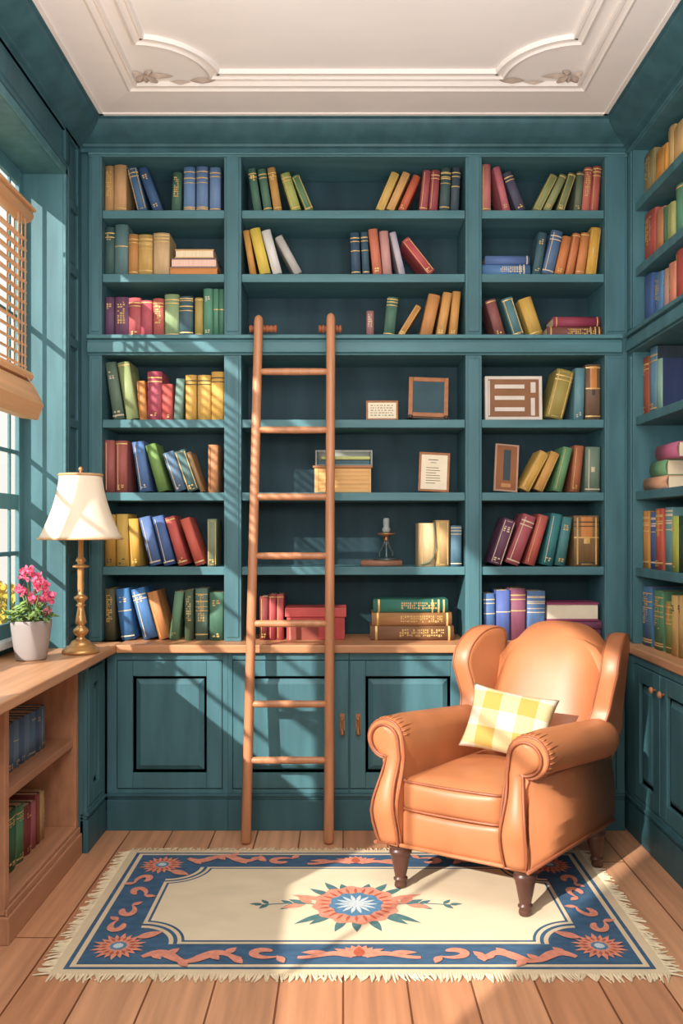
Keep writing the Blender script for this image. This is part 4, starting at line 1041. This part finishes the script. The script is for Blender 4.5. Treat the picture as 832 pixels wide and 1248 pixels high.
def strand(x, y, dx, dy):
    l = math.hypot(dx, dy); nx, ny = -dy/l, dx/l; w_ = rnd.uniform(.004,.0065); j = rnd.uniform(-.012,.012)
    p0 = (x, y); p1 = (x+dx*.55+nx*j*.6, y+dy*.55+ny*j*.6); p2 = (x+dx+nx*j*1.6, y+dy+ny*j*1.6)
    z = .0045
    rows = [(p0,w_,z+.002),(p1,w_*.9,z),(p2,w_*.35,.0012)]
    a = []
    for (px, py), ww, zz_ in rows: a.append([fr.vert((px+nx*ww,py+ny*ww,zz_)), fr.vert((px,py,zz_+.003)), fr.vert((px-nx*ww,py-ny*ww,zz_))])
    for k in range(2):
        fr.face([a[k][0],a[k][1],a[k+1][1],a[k+1][0]]); fr.face([a[k][1],a[k][2],a[k+1][2],a[k+1][1]])
ex, ey = HX+.034, HY+.029
n = int(2*ex/.0105)
for k in range(n):
    x = -ex + 2*ex*(k+.5)/n
    for sy in (-1,1): strand(x, sy*ey, rnd.uniform(-.006,.006), sy*rnd.uniform(.026,.05))
n = int(2*ey/.0105)
for k in range(n):
    y = -ey + 2*ey*(k+.5)/n
    for sx in (-1,1): strand(sx*ex, y, sx*rnd.uniform(.03,.06), rnd.uniform(-.016,.004))
fo = fr.build('fringe', FRINGE, rug); fo['kind'] = 'stuff'
# ================================================================ ARMCHAIR
CHX, CHY, CHR = .648, 3.595, math.radians(-30)
SKEW = .19      # the seat plan opens towards the wall a little
ch = thing('armchair', 'tan leather wingback armchair on dark turned legs standing on the rug', 'armchair', (CHX, CHY, 0), CHR)
def soft_box(sx, sy, sz, r_, n=10, bulge=0, front=0, f=None):
    """rounded cushion centred on the origin"""
    bm = bmesh.new(); bmesh.ops.create_cube(bm, size=2); bmesh.ops.subdivide_edges(bm, edges=bm.edges[:], cuts=n, use_grid_fill=True)
    for v in bm.verts:
        u = Vector((math.tanh(v.co.x*1.0)/math.tanh(1), math.tanh(v.co.y)/math.tanh(1), math.tanh(v.co.z)/math.tanh(1)))
        u = v.co.copy()
        p = Vector((u.x*sx, u.y*sy, u.z*sz)); c_ = Vector((max(-sx+r_,min(sx-r_,p.x)), max(-sy+r_,min(sy-r_,p.y)), max(-sz+r_,min(sz-r_,p.z))))
        d = p - c_
        if d.length > 1e-9: p = c_ + d.normalized()*min(r_, max(abs(d.x),abs(d.y),abs(d.z)))
        k = (1-u.x**2)*(1-u.y**2)
        if u.z > 0: p.z += bulge*k*u.z
        else: p.z += bulge*.2*k*u.z
        p.y -= front*(1-u.x**2)*(1-u.z**2)*max(0,-u.y)
        if f: p = f(p, u)
        v.co = p
    mb = MB(); idx = {v: mb.vert(v.co) for v in bm.verts}
    for fc in bm.faces: mb.face([idx[v] for v in fc.verts], 0, True)
    bm.free(); return mb
def add(mb, M):
    mb.v = [tuple(M @ Vector(p)) for p in mb.v]; return mb
# base frame: apron and piping
b = add(soft_box(.232,.030,.078,.02,10,front=.012), Matrix.Translation((0,-.318,.248)))
b.build('front_apron', LEATHER, ch)
b = MB(); b.box(-.335,.335,-.335,.375,.166,.185); b.tube([(-.235,-.352,.176),(.235,-.352,.176)], .009, 8)
b.build('base_rail', LEATHER, ch, bevel=.006)
b = MB().box(-.23,.23,-.29,.36,.186,.318).build('seat_deck', LEATH2, ch)
# seat cushion with welt
def seatf(p, u):
    p.x *= 1 - .03*max(0,u.y); return p
b = add(soft_box(.229,.315,.072,.036,14,bulge=.030,front=.018,f=seatf), Matrix.Translation((0,-.045,.392)))
cu = b.build('seat_cushion', LEATHER, ch)
def rrect(hx, hy, r_, z, cx=0, cy=0, bow=0):
    pts = []
    for sx, sy, a0 in ((1,-1,-90),(1,1,0),(-1,1,90),(-1,-1,180)):
        for k in range(6):
            a = math.radians(a0+90*k/5); pts.append((cx+sx*(hx-r_)+r_*math.cos(a), cy+sy*(hy-r_)+r_*math.sin(a), z))
    out = []
    for i, p in enumerate(pts):
        q = pts[(i+1)%len(pts)]
        out.append(p)
        if math.hypot(q[0]-p[0], q[1]-p[1]) > .1:
            for k in range(1,8): t = k/8; out.append((p[0]+(q[0]-p[0])*t, p[1]+(q[1]-p[1])*t, z))
    return [(x, y - bow*(1-((x-cx)/hx)**2)*(1 if y < cy else 0), zz) for x,y,zz in out]
m = MB(); m.tube(rrect(.224,.311,.03,.452,0,-.045,.010), .0062, 8, closed=True); m.tube(rrect(.224,.311,.03,.335,0,-.045,.012), .0055, 8, closed=True)
m.build('piping', LEATH2, cu)
# arms
def fy(z):
    """the arm fronts swell forward towards the bottom"""
    t = max(0, min(1, (.56-z)/.24)); return -.048*t*t*(3-2*t) + .034*max(0, (.31-z)/.14)
AC, AZ, AR = .322, .612, .090
def arm_prof(sc=1.0, ins=0):
    P = [(.232,.166),(.232,.22),(.232,.30),(.231,.37),(.230,.44),(.230,.50),(.230,.55)]
    for k in range(17):
        a = math.radians(168 - 262*k/16); P.append((AC+(AR-ins)*math.cos(a), AZ+(AR-ins)*math.sin(a)))
    P += [(.330,.515),(.322,.49),(.320,.42),(.320,.34),(.320,.25),(.320,.166)]
    return P
for s in (-1, 1):
    m = MB(); Y0, Y1 = -.335, .25
    prof = arm_prof(); n = len(prof); cols = []
    cy_list = [(Y0, .90), (Y0+.006,.955), (Y0+.018,.99), (Y0+.035,1.0), (-.20,1.0), (-.05,1.0), (.15,1.0), (.25,1.0), (.285,.97), (.305,.86), (.312,.70)]
    for y, k in cy_list:
        ring = []
        for (x, z) in prof:
            cx_ = AC if z > .50 else .29; cz_ = AZ if z > .50 else max(.25, min(.50, z))
            # gathers (pleats) of the leather just behind the scroll
            xx, zz_ = cx_ + (x-cx_)*k, cz_ + (z-cz_)*k
            ring.append(m.vert((s*xx, y + fy(z)*max(0, min(1, (-.15-y)/.15)), zz_)))
        cols.append(ring)
    for a, c_ in zip(cols, cols[1:]):
        for i in range(n): m.face([a[i], a[(i+1)%n], c_[(i+1)%n], c_[i]], 0, True)
    m.face(cols[0][::-1]); m.face(cols[-1])
    arm = m.build('arm', LEATHER, ch)
    # gathered pleats round the roll
    g = MB()
    for k in range(21):
        a = math.radians(165 - 250*k/20); c0, s0 = math.cos(a), math.sin(a); ln = .05 + .02*((k*7)%3)
        g.tube([(s*(AC+(AR*.93)*c0), Y0+.001, AZ+(AR*.93)*s0), (s*(AC+(AR+.0005)*c0), Y0+.022, AZ+(AR+.0005)*s0), (s*(AC+(AR-.001)*c0), Y0+ln, AZ+(AR-.001)*s0)], [.002,.0036,.0008], 6)
    g.build('pleat', LEATHER, arm)
    # front scroll panel with piping
    def scroll(ins):
        P = [(.243+ins*.6,.176+ins*.5),(.239+ins,.21),(.237+ins,.25),(.238+ins,.29),(.242+ins,.33),(.247+ins,.37),(.251+ins,.41),(.252+ins,.45),(.249+ins,.49),(.245+ins,.54)]
        R_ = AR-.026-ins
        for k in range(19):
            a = math.radians(172 - 290*k/18); P.append((AC-.004+R_*math.cos(a), AZ-.004+R_*math.sin(a)))
        P += [(.306,.558),(.309-ins*.3,.53),(.313-ins*.6,.50),(.318-ins,.465),(.327-ins,.42),(.337-ins,.37),(.343-ins,.32),(.343-ins,.27),(.337-ins,.22),(.330-ins*.6,.176+ins*.5)]
        return P
    m = MB(); pr = scroll(.004); zmax = max(q[1] for q in pr); rows_ = []
    for k in range(29):
        z = .1785 + (zmax-.0006-.1785)*(1-(1-k/28)**1.35)
        xs = []
        for q in range(len(pr)):
            (xa_, za_), (xb_, zb2) = pr[q], pr[(q+1)%len(pr)]
            if (za_-z)*(zb2-z) < 0: xs.append(xa_ + (xb_-xa_)*(z-za_)/(zb2-za_))
        a_, b_ = min(xs), max(xs); f0 = Y0 + fy(z)
        cols_ = [(0,.012),(0,-.006),(.10,-.0125),(.3,-.016),(.5,-.0175),(.7,-.016),(.9,-.0125),(1,-.006),(1,.012)]
        rows_.append([m.vert((s*(a_+(b_-a_)*u), f0+y, z)) for u, y in cols_])
    for A_, B_ in zip(rows_, rows_[1:]):
        for q in range(8): m.face([A_[q],A_[q+1],B_[q+1],B_[q]], 0, True)
    m.face(rows_[0]); m.face(rows_[-1])
    fp = m.build('front_panel', LEATHER, arm)
    m = MB(); m.tube([(s*x, Y0-.010+fy(z), z) for x, z in scroll(-.002)], .0056, 8, closed=True)
    # outer welt following the arm outline
    m.tube([(s*x, Y0+.004+fy(z), z) for x, z in arm_prof(1,.006)[:24]], .0052, 8)
    m.tube([(s*.343, y, .176) for y in (Y0-.035, -.1, .38)], .008, 8)
    m.tube([(s*(AC+.02), y, AZ-AR*.98) for y in (Y0+.03, 0, .28)], .005, 8)
    m.build('piping', LEATH2, arm)
    # outer side panel below the roll
    m = MB(); m.extrude([(.300,.17),(.340,.17),(.346,.21),(.349,.25),(.350,.30),(.348,.34),(.344,.38),(.339,.42),(.335,.46),(.333,.50),(.330,.54),(.300,.56)], lambda p,k: (s*p[0], (Y0+.012+(0 if k else fy(p[1])), .376)[k], p[1]), smooth=True)
    m.build('side_panel', LEATHER, arm)
# back: padded inner back with arched top
def back_pt(u, v, side):
    # u -1..1 across, v 0..1 up
    hw = .272 + .020*math.sin(v*PI*.6); x = hw*u
    top = 1.040 - .060*abs(u)**2.2 - .20*abs(u)**4.5
    z = .38 + (top-.38)*v
    lean = .285 + .17*v**1.1 + .08*v*v
    th = .064*(1-abs(u)**4)**.5*(1-max(0,(v-.5)/.5)**4)**.5 * (.8+.2*min(1,v*4))
    y = lean - th*(1.05 if side == 0 else 0) + (.055*(1 - max(0,(v-.8)/.2)**3*.5)*(1-.3*abs(u)**4) if side else 0)
    if side == 0 and v > .80: y += .022*((v-.80)/.20)**2
    return (x, y, z)
m = MB(); nu, nv = 24, 24; G = [[[m.vert(back_pt(-1+2*i/nu, j/nv, sd)) for i in range(nu+1)] for j in range(nv+1)] for sd in (0,1)]
for sd in (0,1):
    for j in range(nv):
        for i in range(nu):
            q = [G[sd][j][i], G[sd][j][i+1], G[sd][j+1][i+1], G[sd][j+1][i]]
            m.face(q if sd == 0 else q[::-1], 0, True)
for j in range(nv):
    for i_ in (0, nu): m.face([G[0][j][i_], G[0][j+1][i_], G[1][j+1][i_], G[1][j][i_]], 0, True)
for i in range(nu):
    for j_ in (0, nv): m.face([G[0][j_][i], G[0][j_][i+1], G[1][j_][i+1], G[1][j_][i]], 0, True)
m.build('backrest', LEATHER, ch)
# outside back
m = MB()
def ob(u, v): 
    hw = .305 + .022*v; top = .985 - .05*u*u - .20*abs(u)**5
    return (hw*u, .370 + .075*v + .07*v*v, .175 + (top-.175)*v)
G = [[m.vert(ob(-1+2*i/12, j/12)) for i in range(13)] for j in range(13)]; G2 = [[m.vert(Vector(ob(-1+2*i/12, j/12)) + Vector((0,-.05,0))) for i in range(13)] for j in range(13)]
for A, fl in ((G,0),(G2,1)):
    for j in range(12):
        for i in range(12):
            q = [A[j][i],A[j][i+1],A[j+1][i+1],A[j+1][i]]; m.face(q[::-1] if fl else q, 0, True)
for j in range(12):
    for i_ in (0,12): m.face([G[j][i_],G[j+1][i_],G2[j+1][i_],G2[j][i_]])
for i in range(12):
    for j_ in (0,12): m.face([G[j_][i],G[j_][i+1],G2[j_][i+1],G2[j_][i]])
m.build('back_panel', LEATHER, ch)
# wings
def bez(P, n=10):
    """closed Catmull-Rom through the points"""
    out = []; N = len(P)
    for i in range(N):
        p0, p1, p2, p3 = (Vector(P[(i+k-1)%N]) for k in range(4))
        for k in range(n):
            t = k/n; out.append(tuple(.5*((2*p1) + (p2-p0)*t + (2*p0-5*p1+4*p2-p3)*t*t + (3*p1-p0-3*p2+p3)*t*t*t)))
    return out
wing_o = bez([(y_+.122+.20*max(0,z_-.6), .56+(z_-.56)*.875) for y_, z_ in [(.310,.56),(.315,.70),(.322,.88),(.325,1.00),(.300,1.060),(.240,1.076),(.165,1.055),(.105,.985),(.092,.90),(.115,.80),(.135,.71),(.125,.62),(.15,.55)]], 5)
for s in (-1, 1):
    m = MB(); n = len(wing_o); cy_ = sum(p[0] for p in wing_o)/n; cz_ = sum(p[1] for p in wing_o)/n
    rings = []
    # cross-section of the padded wing: inner face, round front roll, outer face
    for (xo, k) in ((.262,.80),(.262,.90),(.268,.955),(.282,.99),(.300,1.0),(.322,1.0),(.340,.985),(.350,.95),(.351,.86)):
        ring = []
        for (y, z) in wing_o:
            yy_, zz_ = cy_ + (y-cy_)*k, cz_ + (z-cz_)*k
            fl = max(0, .45+.2*max(0,zz_-.6) - yy_)*.26*max(0, min(1, (zz_-.6)/.25))
            ring.append(m.vert((s*(xo + fl - .018*max(0,(.75-zz_)/.2)*0), yy_, zz_)))
        rings.append(ring)
    for a, c_ in zip(rings, rings[1:]):
        for i in range(n): m.face([a[i], a[(i+1)%n], c_[(i+1)%n], c_[i]], 0, True)
    m.face(rings[0][::-1], 0, True); m.face(rings[-1], 0, True)
    wg = m.build('wing', LEATHER, ch)
    m = MB(); lo = [p for p in wing_o]
    for xo, k, t_ in ((.345,.975,.0055),(.268,.962,.0035)):
        pts = []
        for (y, z) in wing_o:
            yy_, zz_ = cy_ + (y-cy_)*k, cz_ + (z-cz_)*k
            fl = max(0, .45+.2*max(0,zz_-.6) - yy_)*.26*max(0, min(1, (zz_-.6)/.25)); pts.append((s*(xo + fl), yy_, zz_))
        m.tube(pts, t_, 8, closed=True)
    m.build('piping', LEATH2, wg)
# legs
leg_p = [(.036,.165),(.045,.161),(.046,.150),(.040,.145),(.040,.141),(.045,.137),(.045,.124),(.038,.119),(.039,.114),(.035,.100),(.029,.070),(.023,.044),(.022,.038),(.028,.034),(.028,.029),(.021,.024),(.024,.016),(.025,.008),(.021,.0006)]
for (x, y, tx, ty) in ((-.282,-.285,0,0),(.282,-.280,0,0),(.285,.305,.0,.02),(-.285,.305,0,.02)):
    m = MB(); k = 16; rings = []
    for r_, z in leg_p[::-1]:
        o_ = (1 - z/.165); rings.append([m.vert((x + tx*o_ + r_*math.cos(2*PI*i/k), y + ty*o_*1.5 + r_*math.sin(2*PI*i/k), z)) for i in range(k)])
    for a, c_ in zip(rings, rings[1:]):
        for i in range(k): m.face([a[i],a[(i+1)%k],c_[(i+1)%k],c_[i]], 0, True)
    m.face(rings[0][::-1]); m.face(rings[-1]); m.M = Matrix.Identity(4)
    m.v = [(a, b_, c_ + .0115*max(0, 1-c_/.165)) for a, b_, c_ in m.v]
    m.build('leg', DARKW, ch)

def reshape(o, arm=False):
    for c_ in o.children:
        a_ = arm or c_.name.startswith('arm')
        for v in c_.data.vertices:
            x, y, z = v.co
            if c_.name.startswith('leg'): z *= 1.21
            else:
                z += .034*max(0, 1-(z-.166)/.6)
                if a_: z -= .085*max(0, y+.20)*max(0, min(1, (z-.40)/.12))
            x *= .92
            v.co = (x + SKEW*y, y, z)
        reshape(c_, a_)
reshape(ch)

# ================================================================ CUSHION
N = 22; m = MB(); G = []
hx, hz, th = .186, .140, .056
for sd in (-1, 1):
    g = []
    for j in range(N+1):
        rowv = []
        for i in range(N+1):
            u, v = -1+2*i/N, -1+2*j/N
            x = hx*u*(1 - .10*(1-v*v)*abs(u)**3); z = hz*v*(1 - .10*(1-u*u)*abs(v)**3)
            t_ = th*((1-u**4)*(1-v**4))**.55 * (1 + .06*math.sin(5*u+3*v))
            rowv.append(m.vert((x, sd*t_, z)))
        g.append(rowv)
    G.append(g)
for sd in (0,1):
    for j in range(N):
        for i in range(N):
            q = [G[sd][j][i],G[sd][j][i+1],G[sd][j+1][i+1],G[sd][j+1][i]]; m.face(q if sd == 0 else q[::-1], 0, True)
pl = m.build('throw_pillow', GINGHAM)
bm = bmesh.new(); bm.from_mesh(pl.data); bmesh.ops.remove_doubles(bm, verts=bm.verts, dist=1e-5); bm.to_mesh(pl.data); bm.free()
tag(pl, 'yellow and white checked cushion propped on the leather armchair seat', 'cushion')
Mc = Matrix.Translation((CHX,CHY,0)) @ Matrix.Rotation(CHR,4,'Z')
pl.matrix_world = Mc @ Matrix.Translation((.030,.040,.655)) @ Matrix.Rotation(math.radians(8),4,'Z') @ Matrix.Rotation(math.radians(-26),4,'X') @ Matrix.Rotation(math.radians(8),4,'Y')

# ================================================================ CAMERA AND LIGHT
cam = bpy.data.cameras.new('camera'); co = bpy.data.objects.new('camera', cam); C.objects.link(co)
co.location = (0,0,H); co.rotation_euler = (PI/2,0,0)
cam.sensor_fit = 'HORIZONTAL'; cam.sensor_width = 36; cam.lens = FPX/832*36
cam.shift_x = -(CX-416)/832; cam.shift_y = (CY-624)/832; cam.clip_start = .05
bpy.context.scene.camera = co

sun = bpy.data.lights.new('sun','SUN'); so = bpy.data.objects.new('sun', sun); C.objects.link(so)
sd = Vector((1.0, 1.30, -.80)); so.rotation_euler = sd.to_track_quat('-Z','Y').to_euler(); so.location = (-4,-2,5)
sun.energy = 6.3; sun.color = (1.0,.93,.84); sun.angle = math.radians(.8)
ar = bpy.data.lights.new('front_fill','AREA'); ao = bpy.data.objects.new('front_fill', ar); C.objects.link(ao)  # added soft fill from behind the camera, no real lamp there
ar.shape = 'RECTANGLE'; ar.size = 2.2; ar.size_y = 1.6; ar.energy = 34; ar.color = (1.0,.97,.94)
ao.location = (-.7,-.5,2.6); ao.rotation_euler = Vector((.25,1,-.28)).to_track_quat('-Z','Y').to_euler()
up = bpy.data.lights.new('ceiling_fill','AREA'); uo = bpy.data.objects.new('ceiling_fill', up); C.objects.link(uo)  # added fill aimed upwards to brighten the ceiling
up.shape = 'RECTANGLE'; up.size = 1.6; up.size_y = 1.2; up.energy = 82; up.color = (1.0,.975,.96)
uo.location = (.1,.9,1.9); uo.rotation_euler = Vector((0,.35,1)).to_track_quat('-Z','Y').to_euler()

dn = bpy.data.lights.new('overhead_fill','AREA'); do = bpy.data.objects.new('overhead_fill', dn); C.objects.link(do)  # added fill pointing down to brighten floor and rug, no real fitting
dn.shape = 'RECTANGLE'; dn.size = 1.6; dn.size_y = 1.4; dn.energy = 34; dn.color = (1.0,.96,.91); do.location = (-.1,1.7,3.36)
wd = bpy.data.worlds.new('world'); bpy.context.scene.world = wd; wd.use_nodes = True
nt = wd.node_tree; bg = nt.nodes['Background']
tc = nt.nodes.new('ShaderNodeTexCoord'); sx = nt.nodes.new('ShaderNodeSeparateXYZ'); rp = nt.nodes.new('ShaderNodeValToRGB')
nt.links.new(tc.outputs['Generated'], sx.inputs[0]); nt.links.new(sx.outputs['Z'], rp.inputs[0]); nt.links.new(rp.outputs[0], bg.inputs[0])
rp.color_ramp.elements[0].position = 0; rp.color_ramp.elements[0].color = (.90,.86,.76,1)
rp.color_ramp.elements[1].position = .3; rp.color_ramp.elements[1].color = (.95,.96,.97,1)
# the sky is brighter on the window side of the house
mr = nt.nodes.new('ShaderNodeMapRange'); mr.inputs['From Min'].default_value = -.12; mr.inputs['From Max'].default_value = -.34
mr.inputs['To Min'].default_value = .60; mr.inputs['To Max'].default_value = 1.05
nt.links.new(sx.outputs['X'], mr.inputs['Value']); nt.links.new(mr.outputs[0], bg.inputs[1])
sc = bpy.context.scene
sc.view_settings.view_transform = 'Standard'; sc.view_settings.look = 'None'; sc.view_settings.exposure = .14; sc.view_settings.gamma = 1
